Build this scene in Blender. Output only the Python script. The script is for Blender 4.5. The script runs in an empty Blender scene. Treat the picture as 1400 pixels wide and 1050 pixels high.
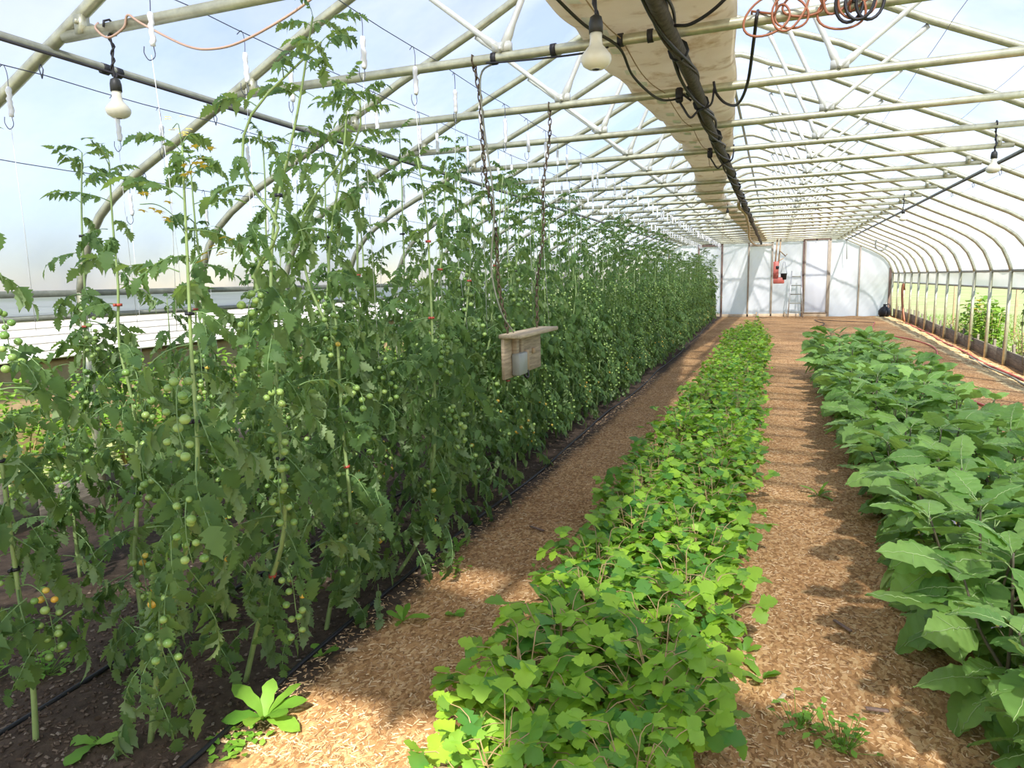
import bpy, math, random
import numpy as np
from mathutils import Matrix, Vector
from math import sin, cos, pi, radians

S = bpy.context.scene
COL = S.collection

# ------------------------------------------------------------------ camera
cam_data = bpy.data.cameras.new('camera')
cam = bpy.data.objects.new('camera', cam_data)
COL.objects.link(cam)
S.camera = cam
cam_data.sensor_width = 36.0
cam_data.lens = 942.26 * 36.0 / 1400.0
cam_data.clip_end = 400
CX, CZ = 0.582, 1.7624
_r = Vector((0.935352, 0.35296, -0.023165))
_u = Vector((-0.030272, 0.145125, 0.98895))
_f = Vector((-0.352421, 0.924315, -0.146427))
cam.matrix_world = Matrix(((_r.x, _u.x, -_f.x, CX), (_r.y, _u.y, -_f.y, 0.0), (_r.z, _u.z, -_f.z, CZ), (0, 0, 0, 1)))

# ------------------------------------------------------------------ light
S.view_settings.view_transform = 'Standard'
S.view_settings.look = 'None'
S.view_settings.gamma = 1.0
S.view_settings.use_curve_mapping = False
S.view_settings.exposure = 0.47
sun_dir = Vector((0.30, -0.95, 1.0)).normalized()          # towards the sun
sd = bpy.data.lights.new('sun', 'SUN')
sd.energy = 7.6
sd.angle = 0.028
sd.color = (1.0, 0.93, 0.83)
sun = bpy.data.objects.new('sun', sd)
COL.objects.link(sun)
sun.rotation_euler = sun_dir.to_track_quat('Z', 'Y').to_euler()
W = bpy.data.worlds.new('World')
S.world = W
W.use_nodes = True
wn = W.node_tree
bg = wn.nodes['Background']
sky = wn.nodes.new('ShaderNodeTexSky')
sky.sky_type = 'NISHITA'
sky.sun_disc = False
sky.sun_elevation = math.asin(sun_dir.z)
sky.sun_rotation = math.atan2(sun_dir.x, sun_dir.y)
sky.air_density = 1.3
sky.dust_density = 0.1
sky.ozone_density = 3.0
wn.links.new(sky.outputs[0], bg.inputs[0])
bg.inputs[1].default_value = 0.135
S.cycles.max_bounces = 10
S.cycles.diffuse_bounces = 5
S.cycles.transmission_bounces = 6
S.cycles.transparent_max_bounces = 10
S.cycles.caustics_reflective = False
S.cycles.caustics_refractive = False

# ------------------------------------------------------------------ mesh helpers
class Geo:
    """Collects triangles with a material slot each."""
    def __init__(self):
        self.V = []; self.F = []; self.M = []; self.n = 0
    def add(self, V, F, m=0):
        V = np.asarray(V, float).reshape(-1, 3); F = np.asarray(F, int).reshape(-1, 3)
        self.V.append(V); self.F.append(F + self.n); self.n += len(V)
        self.M.append(np.full(len(F), m, int) if np.isscalar(m) else np.asarray(m, int))
        return self
    def arrays(self):
        return np.concatenate(self.V), np.concatenate(self.F), np.concatenate(self.M)
    def mesh(self, name, mats, smooth=True):
        V, F, M = self.arrays()
        return make_mesh(name, V, F, M, mats, smooth)

def make_mesh(name, V, F, M, mats, smooth=True):
    me = bpy.data.meshes.new(name)
    nv, nf = len(V), len(F)
    me.vertices.add(nv); me.vertices.foreach_set('co', np.ascontiguousarray(V, np.float32).ravel())
    me.loops.add(nf * 3); me.loops.foreach_set('vertex_index', np.ascontiguousarray(F, np.int32).ravel())
    me.polygons.add(nf)
    me.polygons.foreach_set('loop_start', np.arange(0, nf * 3, 3, dtype=np.int32))
    me.polygons.foreach_set('loop_total', np.full(nf, 3, np.int32))
    me.polygons.foreach_set('material_index', np.ascontiguousarray(M, np.int32))
    me.polygons.foreach_set('use_smooth', np.full(nf, smooth, bool))
    for m in (mats if isinstance(mats, (list, tuple)) else [mats]):
        me.materials.append(m)
    me.update(); me.validate()
    return me

def link(name, me, parent=None, loc=None, rot=None, scale=None):
    o = bpy.data.objects.new(name, me)
    COL.objects.link(o)
    if parent is not None: o.parent = parent
    if loc is not None: o.location = loc
    if rot is not None: o.rotation_euler = rot
    if scale is not None: o.scale = (scale,) * 3 if np.isscalar(scale) else scale
    return o

def thing(name, label, cat, loc=(0, 0, 0), rz=0.0, group=None, me=None):
    o = link(name, me, None, loc, (0, 0, rz))
    o['label'] = label; o['category'] = cat
    if group: o['group'] = group
    return o

def struct(name, me, parent=None, label=None):
    o = link(name, me, parent)
    if parent is None: o['kind'] = 'structure'
    if label: o['label'] = label
    return o

def box(c, s):
    c = np.array(c, float); h = np.array(s, float) / 2
    V = np.array([[x, y, z] for x in (-1, 1) for y in (-1, 1) for z in (-1, 1)]) * h + c
    F = [(0, 1, 3), (0, 3, 2), (4, 6, 7), (4, 7, 5), (0, 4, 5), (0, 5, 1), (2, 3, 7), (2, 7, 6), (0, 2, 6), (0, 6, 4), (1, 5, 7), (1, 7, 3)]
    return V, np.array(F)

def bbox(c, s, b=0.006):
    """box with chamfered edges"""
    h = np.array(s, float) / 2; b = min(b, h.min() * 0.45)
    V = []
    for sx in (-1, 1):
        for sy in (-1, 1):
            for sz in (-1, 1):
                g = np.array((sx, sy, sz))
                for a in range(3):
                    k = h - b; k[a] = h[a]
                    V.append(g * k)
    V = np.array(V) + np.array(c, float)
    import itertools
    me_pts = [Vector(v) for v in V]
    import bmesh
    bm = bmesh.new()
    vs = [bm.verts.new(p) for p in me_pts]
    r = bmesh.ops.convex_hull(bm, input=vs)
    bmesh.ops.triangulate(bm, faces=bm.faces[:])
    bm.verts.index_update()
    VV = np.array([v.co[:] for v in bm.verts]); FF = np.array([[v.index for v in f.verts] for f in bm.faces])
    bm.free()
    return VV, FF

def tube(P, r, n=6, cap=True):
    P = np.asarray(P, float); m = len(P)
    r = np.full(m, r) if np.isscalar(r) else np.asarray(r, float)
    T = np.gradient(P, axis=0); T /= np.linalg.norm(T, axis=1)[:, None] + 1e-12
    a = np.array((0, 0, 1.0)) if abs(T[0][2]) < 0.9 else np.array((1.0, 0, 0))
    N = np.cross(T[0], a); N /= np.linalg.norm(N)
    V = []
    for i in range(m):
        N = N - T[i] * (N @ T[i]); N /= np.linalg.norm(N) + 1e-12
        B = np.cross(T[i], N)
        for k in range(n):
            t = 2 * pi * k / n
            V.append(P[i] + r[i] * (cos(t) * N + sin(t) * B))
    F = []
    for i in range(m - 1):
        for k in range(n):
            a0, b0 = i * n + k, i * n + (k + 1) % n
            F += [(a0, b0, b0 + n), (a0, b0 + n, a0 + n)]
    if cap:
        for k in range(1, n - 1):
            F += [(0, k + 1, k), ((m - 1) * n, (m - 1) * n + k, (m - 1) * n + k + 1)]
    return np.array(V), np.array(F)

def lathe(prof, n=16):
    """prof: (r, z) from bottom to top"""
    V = []; F = []
    for r, z in prof:
        for k in range(n):
            V.append((r * cos(2 * pi * k / n), r * sin(2 * pi * k / n), z))
    for i in range(len(prof) - 1):
        for k in range(n):
            a, b = i * n + k, i * n + (k + 1) % n
            F += [(a, b, b + n), (a, b + n, a + n)]
    return np.array(V), np.array(F)

def grid(fn, nu, nv):
    """surface from fn(u, v) in [0,1]^2"""
    V = [fn(i / nu, j / nv) for j in range(nv + 1) for i in range(nu + 1)]
    F = []
    for j in range(nv):
        for i in range(nu):
            a = j * (nu + 1) + i
            F += [(a, a + 1, a + nu + 2), (a, a + nu + 2, a + nu + 1)]
    return np.array(V), np.array(F)

def smooth_path(P, k=6):
    P = [np.array(p, float) for p in P]
    P = [2 * P[0] - P[1]] + P + [2 * P[-1] - P[-2]]
    out = []
    for i in range(1, len(P) - 2):
        a, b, c, d = P[i - 1:i + 3]
        for j in range(k):
            t = j / k
            out.append(.5 * ((2 * b) + (-a + c) * t + (2 * a - 5 * b + 4 * c - d) * t * t + (-a + 3 * b - 3 * c + d) * t ** 3))
    out.append(P[-2])
    return np.array(out)

def icos(r, sub=1):
    import bmesh
    bm = bmesh.new(); bmesh.ops.create_icosphere(bm, subdivisions=sub, radius=r)
    bm.verts.index_update()
    V = np.array([v.co[:] for v in bm.verts]); F = np.array([[v.index for v in f.verts] for f in bm.faces]); bm.free()
    return V, F

def rot(az, el=0.0, roll=0.0):
    ca, sa, ce, se, cr, sr = cos(az), sin(az), cos(el), sin(el), cos(roll), sin(roll)
    Rz = np.array([[ca, -sa, 0], [sa, ca, 0], [0, 0, 1]])
    Ry = np.array([[ce, 0, -se], [0, 1, 0], [se, 0, ce]])
    Rx = np.array([[1, 0, 0], [0, cr, -sr], [0, sr, cr]])
    return Rz @ Ry @ Rx

def xf(V, p=(0, 0, 0), R=None, s=1.0):
    V = np.asarray(V) * s
    if R is not None: V = V @ R.T
    return V + np.array(p)

WORDS = ['first', 'second', 'third', 'fourth', 'fifth', 'sixth', 'seventh', 'eighth', 'ninth', 'tenth', 'eleventh', 'twelfth',
         'thirteenth', 'fourteenth', 'fifteenth', 'sixteenth', 'seventeenth', 'eighteenth', 'nineteenth', 'twentieth',
         'twenty-first', 'twenty-second', 'twenty-third', 'twenty-fourth', 'twenty-fifth', 'twenty-sixth', 'twenty-seventh', 'twenty-eighth', 'twenty-ninth', 'thirtieth']

# ------------------------------------------------------------------ materials
def new_mat(name):
    m = bpy.data.materials.new(name); m.use_nodes = True
    nt = m.node_tree
    return m, nt, nt.nodes['Principled BSDF'], nt.nodes['Material Output']

def N(nt, t, **kw):
    n = nt.nodes.new(t)
    for k, v in kw.items(): setattr(n, k, v)
    return n

def ramp(nt, stops, fac=None):
    r = N(nt, 'ShaderNodeValToRGB')
    e = r.color_ramp.elements
    while len(e) < len(stops): e.new(0.5)
    for q, (p, c) in zip(e, stops): q.position = p; q.color = (*c, 1)
    if fac is not None: nt.links.new(fac, r.inputs[0])
    return r

def noise(nt, scale, detail=4, rough=0.6, vec=None):
    n = N(nt, 'ShaderNodeTexNoise'); n.inputs['Scale'].default_value = scale; n.inputs['Detail'].default_value = detail
    n.inputs['Roughness'].default_value = rough
    if vec is not None: nt.links.new(vec, n.inputs['Vector'])
    return n

def objco(nt, scale=None):
    t = N(nt, 'ShaderNodeTexCoord')
    if scale is None: return t.outputs['Object']
    m = N(nt, 'ShaderNodeMapping'); m.inputs['Scale'].default_value = scale
    nt.links.new(t.outputs['Object'], m.inputs[0]); return m.outputs[0]

def plain(name, c, rough=0.5, metal=0.0, var=0.15, scale=8.0, bump=0.0, spec=0.5, stretch=None):
    m, nt, p, out = new_mat(name)
    v = objco(nt, stretch)
    n = noise(nt, scale, 5, 0.6, v)
    a = tuple(max(0, x * (1 - var)) for x in c); b = tuple(min(1, x * (1 + var)) for x in c)
    r = ramp(nt, [(0.3, a), (0.7, b)], n.outputs[0])
    nt.links.new(r.outputs[0], p.inputs['Base Color'])
    p.inputs['Roughness'].default_value = rough; p.inputs['Metallic'].default_value = metal
    p.inputs['Specular IOR Level'].default_value = spec
    if bump:
        b_ = N(nt, 'ShaderNodeBump'); b_.inputs['Strength'].default_value = bump; b_.inputs['Distance'].default_value = 0.01
        nt.links.new(n.outputs[0], b_.inputs['Height']); nt.links.new(b_.outputs[0], p.inputs['Normal'])
    return m

def leaf_mat(name, lo, hi, under, trans, tfac=0.35, rough=0.5, spec=0.35):
    """green blade: random tone per leaf, paler underside, light passes through"""
    m, nt, p, out = new_mat(name)
    oi = N(nt, 'ShaderNodeObjectInfo'); ge = N(nt, 'ShaderNodeNewGeometry')
    ad = N(nt, 'ShaderNodeMath', operation='ADD'); nt.links.new(oi.outputs['Random'], ad.inputs[0]); nt.links.new(ge.outputs['Random Per Island'], ad.inputs[1])
    fr = N(nt, 'ShaderNodeMath', operation='FRACT'); nt.links.new(ad.outputs[0], fr.inputs[0])
    r = ramp(nt, [(0.0, lo), (1.0, hi)], fr.outputs[0])
    n = noise(nt, 30, 3, 0.6, objco(nt))
    mx = N(nt, 'ShaderNodeMixRGB', blend_type='MULTIPLY'); mx.inputs[0].default_value = 0.35
    rr = ramp(nt, [(0.3, (0.6, 0.6, 0.6)), (0.7, (1, 1, 1))], n.outputs[0])
    nt.links.new(r.outputs[0], mx.inputs[1]); nt.links.new(rr.outputs[0], mx.inputs[2])
    mu = N(nt, 'ShaderNodeMixRGB'); nt.links.new(ge.outputs['Backfacing'], mu.inputs[0]); nt.links.new(mx.outputs[0], mu.inputs[1]); mu.inputs[2].default_value = (*under, 1)
    nt.links.new(mu.outputs[0], p.inputs['Base Color'])
    p.inputs['Roughness'].default_value = rough; p.inputs['Specular IOR Level'].default_value = spec
    tr = N(nt, 'ShaderNodeBsdfTranslucent'); tr.inputs[0].default_value = (*trans, 1)
    ms = N(nt, 'ShaderNodeMixShader'); ms.inputs[0].default_value = tfac
    nt.links.new(p.outputs[0], ms.inputs[1]); nt.links.new(tr.outputs[0], ms.inputs[2]); nt.links.new(ms.outputs[0], out.inputs[0])
    return m

def film_mat(name, clear, white=(0.70, 0.735, 0.90), scale=0.55, tl=0.62):
    """polythene film: partly see-through, partly a white diffuser; damp patches of condensation"""
    m, nt, p, out = new_mat(name)
    v = objco(nt)
    n = noise(nt, scale, 5, 0.55, v); n2 = noise(nt, 9, 4, 0.7, v)
    r = ramp(nt, [(0.40, (clear[0],) * 3), (0.62, (clear[1],) * 3)], n.outputs[0])
    df = N(nt, 'ShaderNodeBsdfDiffuse'); df.inputs[0].default_value = (*white, 1)
    tr = N(nt, 'ShaderNodeBsdfTranslucent'); tr.inputs[0].default_value = (*white, 1)
    m1 = N(nt, 'ShaderNodeMixShader'); m1.inputs[0].default_value = tl
    tp = N(nt, 'ShaderNodeBsdfTransparent'); tp.inputs[0].default_value = (0.88, 0.92, 1.0, 1)
    m2 = N(nt, 'ShaderNodeMixShader')
    b = N(nt, 'ShaderNodeBump'); b.inputs['Strength'].default_value = 0.12; b.inputs['Distance'].default_value = 0.02
    nt.links.new(n2.outputs[0], b.inputs['Height']); nt.links.new(b.outputs[0], df.inputs['Normal'])
    nt.links.new(df.outputs[0], m1.inputs[1]); nt.links.new(tr.outputs[0], m1.inputs[2])
    nt.links.new(r.outputs[0], m2.inputs[0]); nt.links.new(m1.outputs[0], m2.inputs[1]); nt.links.new(tp.outputs[0], m2.inputs[2])
    nt.links.new(m2.outputs[0], out.inputs[0])
    return m

M_film = film_mat('roof_polythene', (0.24, 0.56))
M_endfilm = film_mat('end_polythene', (0.02, 0.06), (0.93, 0.93, 0.95), 0.8, 0.45)
M_curtain = film_mat('curtain_polythene', (0.05, 0.15), (0.86, 0.87, 0.88), 0.8, 0.55)
M_galv = plain('galvanised_pipe', (0.53, 0.52, 0.37), 0.38, 0.55, 0.22, 14, 0.05)
M_galvdark = plain('weathered_pipe', (0.30, 0.31, 0.25), 0.5, 0.35, 0.2, 14)
M_white_tube = plain('whitish_pipe', (0.70, 0.70, 0.62), 0.45, 0.2, 0.1, 10)
M_bark = plain('dark_pipe_bundle', (0.075, 0.062, 0.045), 0.8, 0, 0.5, 30, 0.4)
M_black = plain('black_rubber', (0.012, 0.012, 0.014), 0.55, 0, 0.2)
M_blackcable = plain('black_cable', (0.02, 0.018, 0.02), 0.5, 0, 0.2)
M_orange = plain('orange_cord', (0.36, 0.13, 0.06), 0.5, 0, 0.1)
M_paleorange = plain('faded_orange_cord', (0.55, 0.36, 0.26), 0.5, 0, 0.1)
M_red = plain('red_hose', (0.50, 0.10, 0.08), 0.5, 0, 0.15)
M_redpaint = plain('red_paint', (0.50, 0.13, 0.10), 0.5, 0, 0.2)
M_twine = plain('white_twine', (0.85, 0.85, 0.84), 0.8, 0, 0.05)
M_wire = plain('thin_wire', (0.13, 0.14, 0.18), 0.4, 0.6, 0.1)
M_bulb = plain('frosted_bulb_glass', (0.78, 0.74, 0.58), 0.25, 0, 0.06, 6)
M_socket = plain('bulb_socket', (0.03, 0.03, 0.025), 0.5, 0, 0.2)
M_cloth = None
M_wood = plain('weathered_board', (0.40, 0.31, 0.21), 0.8, 0, 0.35, 5, 0.5, 0.2, (1.5, 1.0, 12))
M_woodedge = plain('pale_board_edge', (0.52, 0.42, 0.29), 0.8, 0, 0.25, 5, 0.4, 0.2, (12, 1.0, 12))
M_darkwood = plain('dark_stud_wood', (0.22, 0.15, 0.12), 0.8, 0, 0.3, 6, 0.3, 0.2, (8, 8, 1))
M_stud = plain('pale_stud_wood', (0.42, 0.36, 0.28), 0.8, 0, 0.25, 6, 0.3, 0.2, (8, 8, 1))
M_sill = plain('bleached_sill_board', (0.62, 0.50, 0.34), 0.8, 0, 0.25, 6, 0.3, 0.2, (1, 8, 8))
M_plank = plain('grey_weathered_plank', (0.21, 0.185, 0.145), 0.85, 0, 0.4, 5, 0.5, 0.2, (8, 1, 8))
M_rust = plain('rusty_chain', (0.13, 0.095, 0.06), 0.7, 0.4, 0.3, 40)
M_plastic = plain('grey_plastic_box', (0.34, 0.35, 0.32), 0.45, 0, 0.1)
M_clip = plain('black_clip', (0.015, 0.015, 0.02), 0.4)
M_redclip = plain('red_clip', (0.45, 0.08, 0.05), 0.4)
M_alu = plain('aluminium', (0.62, 0.62, 0.60), 0.35, 0.6, 0.1)
M_siding = plain('white_painted_board', (0.62, 0.60, 0.56), 0.6, 0, 0.08)
M_tan = plain('tan_board', (0.42, 0.30, 0.18), 0.8, 0, 0.2)

M_tleaf = leaf_mat('tomato_leaf', (0.048, 0.105, 0.036), (0.115, 0.20, 0.062), (0.20, 0.28, 0.13), (0.34, 0.52, 0.09), 0.34, 0.6, 0.25)
M_tstem = plain('tomato_stem', (0.26, 0.36, 0.13), 0.55, 0, 0.2, 12)
M_trach = plain('tomato_leaf_stalk', (0.16, 0.26, 0.09), 0.55, 0, 0.2, 12)
M_flower = plain('yellow_flower', (0.75, 0.62, 0.10), 0.6)
M_mleaf = leaf_mat('herb_leaf', (0.055, 0.19, 0.04), (0.36, 0.58, 0.05), (0.22, 0.38, 0.12), (0.44, 0.72, 0.04), 0.34, 0.5, 0.35)
M_mstem = plain('herb_stalk', (0.34, 0.24, 0.11), 0.6, 0, 0.25, 12)
M_eleaf = leaf_mat('eggplant_leaf', (0.13, 0.28, 0.06), (0.27, 0.46, 0.11), (0.28, 0.40, 0.17), (0.38, 0.62, 0.09), 0.34, 0.5, 0.4)
M_evein = plain('eggplant_midrib', (0.30, 0.42, 0.16), 0.6, 0, 0.15)
M_estem = plain('eggplant_stem', (0.10, 0.085, 0.05), 0.6, 0, 0.3)
M_mauve = plain('mauve_petal', (0.66, 0.58, 0.74), 0.6)
M_weed = leaf_mat('weed_leaf', (0.10, 0.26, 0.03), (0.22, 0.42, 0.05), (0.2, 0.35, 0.1), (0.36, 0.6, 0.05), 0.3)
M_bush = leaf_mat('outside_leaf', (0.12, 0.26, 0.03), (0.26, 0.42, 0.06), (0.2, 0.32, 0.1), (0.36, 0.56, 0.06), 0.35)
M_dry = leaf_mat('dry_leaf', (0.24, 0.26, 0.10), (0.44, 0.38, 0.18), (0.3, 0.3, 0.15), (0.4, 0.4, 0.15), 0.3)

def fruit_mat(name, a, b):
    m, nt, p, out = new_mat(name)
    oi = N(nt, 'ShaderNodeObjectInfo')
    r = ramp(nt, [(0, a), (1, b)], oi.outputs['Random'])
    nt.links.new(r.outputs[0], p.inputs['Base Color']); p.inputs['Roughness'].default_value = 0.22
    p.inputs['Subsurface Weight'].default_value = 0.0
    return m
M_fgreen = fruit_mat('green_tomato_skin', (0.15, 0.28, 0.06), (0.29, 0.41, 0.11))
M_fyellow = fruit_mat('ripening_tomato_skin', (0.50, 0.44, 0.08), (0.66, 0.38, 0.05))

def floor_mat():
    m, nt, p, out = new_mat('wood_chip_floor')
    v = objco(nt)
    big = noise(nt, 0.9, 4, 0.6, v); mid = noise(nt, 14, 5, 0.7, v)
    vo = N(nt, 'ShaderNodeTexVoronoi'); vo.inputs['Scale'].default_value = 85
    mp = N(nt, 'ShaderNodeMapping'); mp.inputs['Scale'].default_value = (1.0, 0.45, 1)
    wob = N(nt, 'ShaderNodeMixRGB'); wob.inputs[0].default_value = 0.06; nt.links.new(v, wob.inputs[1]); nt.links.new(mid.outputs['Color'], wob.inputs[2])
    nt.links.new(wob.outputs[0], mp.inputs[0]); nt.links.new(mp.outputs[0], vo.inputs['Vector'])
    sep = N(nt, 'ShaderNodeSeparateColor'); nt.links.new(vo.outputs['Color'], sep.inputs[0])
    chips = ramp(nt, [(0.0, (0.28, 0.15, 0.062)), (0.35, (0.46, 0.262, 0.115)), (0.7, (0.60, 0.36, 0.165)), (1.0, (0.74, 0.52, 0.28))], sep.outputs[0])
    tone = ramp(nt, [(0.3, (0.66, 0.60, 0.54)), (0.7, (1.0, 0.98, 0.95))], big.outputs[0])
    mu = N(nt, 'ShaderNodeMixRGB', blend_type='MULTIPLY'); mu.inputs[0].default_value = 1; nt.links.new(chips.outputs[0], mu.inputs[1]); nt.links.new(tone.outputs[0], mu.inputs[2])
    # bare damp earth of the tomato beds, west of the drip line
    soil = ramp(nt, [(0.3, (0.040, 0.028, 0.019)), (0.6, (0.085, 0.060, 0.042)), (0.8, (0.16, 0.12, 0.09))], mid.outputs[0])
    sx = N(nt, 'ShaderNodeSeparateXYZ'); nt.links.new(v, sx.inputs[0])
    e = N(nt, 'ShaderNodeMath', operation='MULTIPLY_ADD'); nt.links.new(mid.outputs[0], e.inputs[0]); e.inputs[1].default_value = 0.30; nt.links.new(sx.outputs[0], e.inputs[2])
    g = N(nt, 'ShaderNodeMapRange'); g.inputs[1].default_value = -1.20; g.inputs[2].default_value = -1.08; nt.links.new(e.outputs[0], g.inputs[0])
    mix = N(nt, 'ShaderNodeMixRGB'); nt.links.new(g.outputs[0], mix.inputs[0]); nt.links.new(soil.outputs[0], mix.inputs[1]); nt.links.new(mu.outputs[0], mix.inputs[2])
    nt.links.new(mix.outputs[0], p.inputs['Base Color']); p.inputs['Roughness'].default_value = 0.9; p.inputs['Specular IOR Level'].default_value = 0.2
    b = N(nt, 'ShaderNodeBump'); b.inputs['Strength'].default_value = 0.7; b.inputs['Distance'].default_value = 0.012
    ad = N(nt, 'ShaderNodeMath', operation='ADD'); nt.links.new(sep.outputs[1], ad.inputs[0]); nt.links.new(mid.outputs[0], ad.inputs[1])
    nt.links.new(ad.outputs[0], b.inputs['Height']); nt.links.new(b.outputs[0], p.inputs['Normal'])
    return m
M_floor = floor_mat()

def lawn_mat():
    m, nt, p, out = new_mat('lawn_grass')
    v = objco(nt)
    a = noise(nt, 0.5, 4, 0.6, v); b = noise(nt, 40, 4, 0.7, v)
    r = ramp(nt, [(0.35, (0.36, 0.41, 0.17)), (0.65, (0.48, 0.49, 0.26))], a.outputs[0])
    r2 = ramp(nt, [(0.3, (0.65, 0.7, 0.6)), (0.7, (1, 1, 1))], b.outputs[0])
    mu = N(nt, 'ShaderNodeMixRGB', blend_type='MULTIPLY'); mu.inputs[0].default_value = 1; nt.links.new(r.outputs[0], mu.inputs[1]); nt.links.new(r2.outputs[0], mu.inputs[2])
    nt.links.new(mu.outputs[0], p.inputs['Base Color']); p.inputs['Roughness'].default_value = 0.9
    return m
M_lawn = lawn_mat()

def cloth_mat():
    m, nt, p, out = new_mat('beige_woven_sheet')
    v = objco(nt)
    a = noise(nt, 2.2, 5, 0.6, v); b = noise(nt, 7, 4, 0.6, v)
    r = ramp(nt, [(0.3, (0.72, 0.63, 0.47)), (0.7, (0.86, 0.79, 0.64))], a.outputs[0])
    st = ramp(nt, [(0.52, (1, 1, 1)), (0.72, (0.55, 0.42, 0.24))], b.outputs[0])
    mu = N(nt, 'ShaderNodeMixRGB', blend_type='MULTIPLY'); mu.inputs[0].default_value = 0.8; nt.links.new(r.outputs[0], mu.inputs[1]); nt.links.new(st.outputs[0], mu.inputs[2])
    nt.links.new(mu.outputs[0], p.inputs['Base Color']); p.inputs['Roughness'].default_value = 0.8
    tr = N(nt, 'ShaderNodeBsdfTranslucent'); nt.links.new(mu.outputs[0], tr.inputs[0])
    ms = N(nt, 'ShaderNodeMixShader'); ms.inputs[0].default_value = 0.5
    nt.links.new(p.outputs[0], ms.inputs[1]); nt.links.new(tr.outputs[0], ms.inputs[2]); nt.links.new(ms.outputs[0], out.inputs[0])
    return m
M_cloth = cloth_mat()

# ------------------------------------------------------------------ setting
def gz(y):
    """the ground climbs a little towards the far end"""
    t = min(1.0, max(0.0, (y - 11.0) / 17.0)); return 0.22 * t * t * (3 - 2 * t)

PROF = [(0, 4.30), (.14, 4.29), (.30, 4.23), (.45, 4.16), (.75, 4.06), (1.09, 3.93), (1.63, 3.66), (2.30, 3.36), (2.86, 3.08), (3.31, 2.86), (3.82, 2.62),
        (4.10, 2.45), (4.25, 2.33), (4.39, 2.16), (4.47, 1.99), (4.52, 1.86), (4.55, 1.75)]
Y0, DY, NR = 2.715, 1.22, 22
YE = Y0 + DY * (NR - 1)          # 28.34
YF = -0.62
HALF = [np.array(p) for p in PROF]
FULL = [np.array((-x, z)) for x, z in PROF[::-1]] + [np.array(p) for p in PROF[1:]]

rng = np.random.default_rng(5)
def floor_fn(u, v):
    x = -4.62 + 9.24 * u; y = -1.5 + (YE + 1.5) * v
    bump = 0.012 * sin(x * 3.1 + 1.3 * sin(y * 0.9)) * sin(y * 2.3 + x) + 0.008 * sin(x * 9 + y * 5)
    return (x, y, gz(y) + bump)
V, F = grid(floor_fn, 90, 200)
struct('floor', make_mesh('floor', V, F, np.zeros(len(F)), M_floor))
V, F = grid(lambda u, v: (-90 + 180 * u, -30 + 150 * v, gz(-30 + 150 * v) - 0.05 + (0.0 if abs(-90 + 180 * u) < 8 else 0.012 * (abs(-90 + 180 * u) - 8))), 90, 75)
struct('lawn', make_mesh('lawn', V, F, np.zeros(len(F)), M_lawn), label='mown green lawn outside the open side')

# roof film, bellied a little between the hoops
NY = 98
def roof_fn(u, v):
    k = u * (len(FULL) - 1); i = min(int(k), len(FULL) - 2); t = k - i
    p = FULL[i] * (1 - t) + FULL[i + 1] * t
    a = FULL[max(i - 1, 0)]; b = FULL[min(i + 2, len(FULL) - 1)]
    d = b - a; nrm = np.array((-d[1], d[0])) / np.linalg.norm(d)
    if nrm @ (p - np.array((0, 2.0))) < 0: nrm = -nrm
    y = YF + (YE + 0.05 - YF) * v
    off = 0.045 + 0.03 * sin(pi * ((y - Y0) / DY % 1.0)) + 0.006 * sin(9 * y + 7 * u)
    q = p + nrm * off
    return (q[0], y, q[1])
V, F = grid(roof_fn, len(FULL) - 1, NY * 2)
struct('ceiling', make_mesh('ceiling', V, F, np.zeros(len(F)), M_film), label='whitish translucent polythene roof film over the hoops')

# side curtains under the hip rails, each with its roll pipe
def curtain(x, z0, name, lab):
    s = 1 if x > 0 else -1
    V, F = grid(lambda u, v: (x + s * (0.05 + 0.012 * sin(31 * u + 4 * v)), YF + (YE - YF) * u, 1.77 + (z0 - 1.77) * v), 160, 3)
    w = struct(name, make_mesh(name, V, F, np.zeros(len(F)), M_curtain), label=lab)
    V, F = tube([(x + s * 0.05, YF, z0), (x + s * 0.05, YE, z0)], 0.022, 8)
    struct('roll_pipe', make_mesh('roll_pipe', V, F, np.zeros(len(F)), M_galvdark), w)
    return w
curtain(-4.55, 1.575, 'wall_left', 'rolled white polythene side curtain behind the tomato beds')
curtain(4.55, 1.44, 'wall_right', 'rolled white polythene side curtain above the lawn opening')
for nm, x in (('trim_1', -4.55), ('trim_2', 4.55)):
    V, F = bbox((x + (0.02 if x > 0 else -0.02), (YF + YE) / 2, 1.755), (0.045, YE - YF, 0.05), 0.006)
    struct(nm, make_mesh(nm, V, F, np.zeros(len(F)), M_galvdark), label='grey hip rail along the %s side' % ('right' if x > 0 else 'left'))

# baseboards
def baseboard(x, name):
    s = 1 if x > 0 else -1
    bb = struct(name, None)
    y = 1.0; r = random.Random(3)
    while y < YE - 0.1:
        L = min(2.44, YE - y)
        V, F = bbox((0, 0, 0), (0.035, L - 0.015, 0.29 + r.uniform(-.01, .01)), 0.005)
        zc = gz(y + L / 2) + 0.125
        link('plank', make_mesh('plank', V, F, np.zeros(len(F)), M_plank), bb, (x + s * (0.075 + r.uniform(-.008, .008)), y + L / 2, zc), (r.uniform(-.006, .006) + math.atan2(gz(y + L) - gz(y), L), 0, 0))
        y += L
    V, F = bbox((0, 0, 0), (0.04, 0.07, 0.44), 0.005); sm = make_mesh('stake', V, F, np.zeros(len(F)), M_plank)
    y = 1.4
    while y < YE - .2:
        link('stake', sm, bb, (x + s * 0.125, y + r.uniform(-.06, .06), gz(y) + 0.17 + r.uniform(-.03, .03)), (r.uniform(-.04, .04), r.uniform(-.04, .04), 0))
        y += 0.61
    bb['label'] = 'weathered grey plank baseboard along the %s side' % ('right' if x > 0 else 'left')
baseboard(4.55, 'baseboard_right')
baseboard(-4.55, 'baseboard_left')

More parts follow.
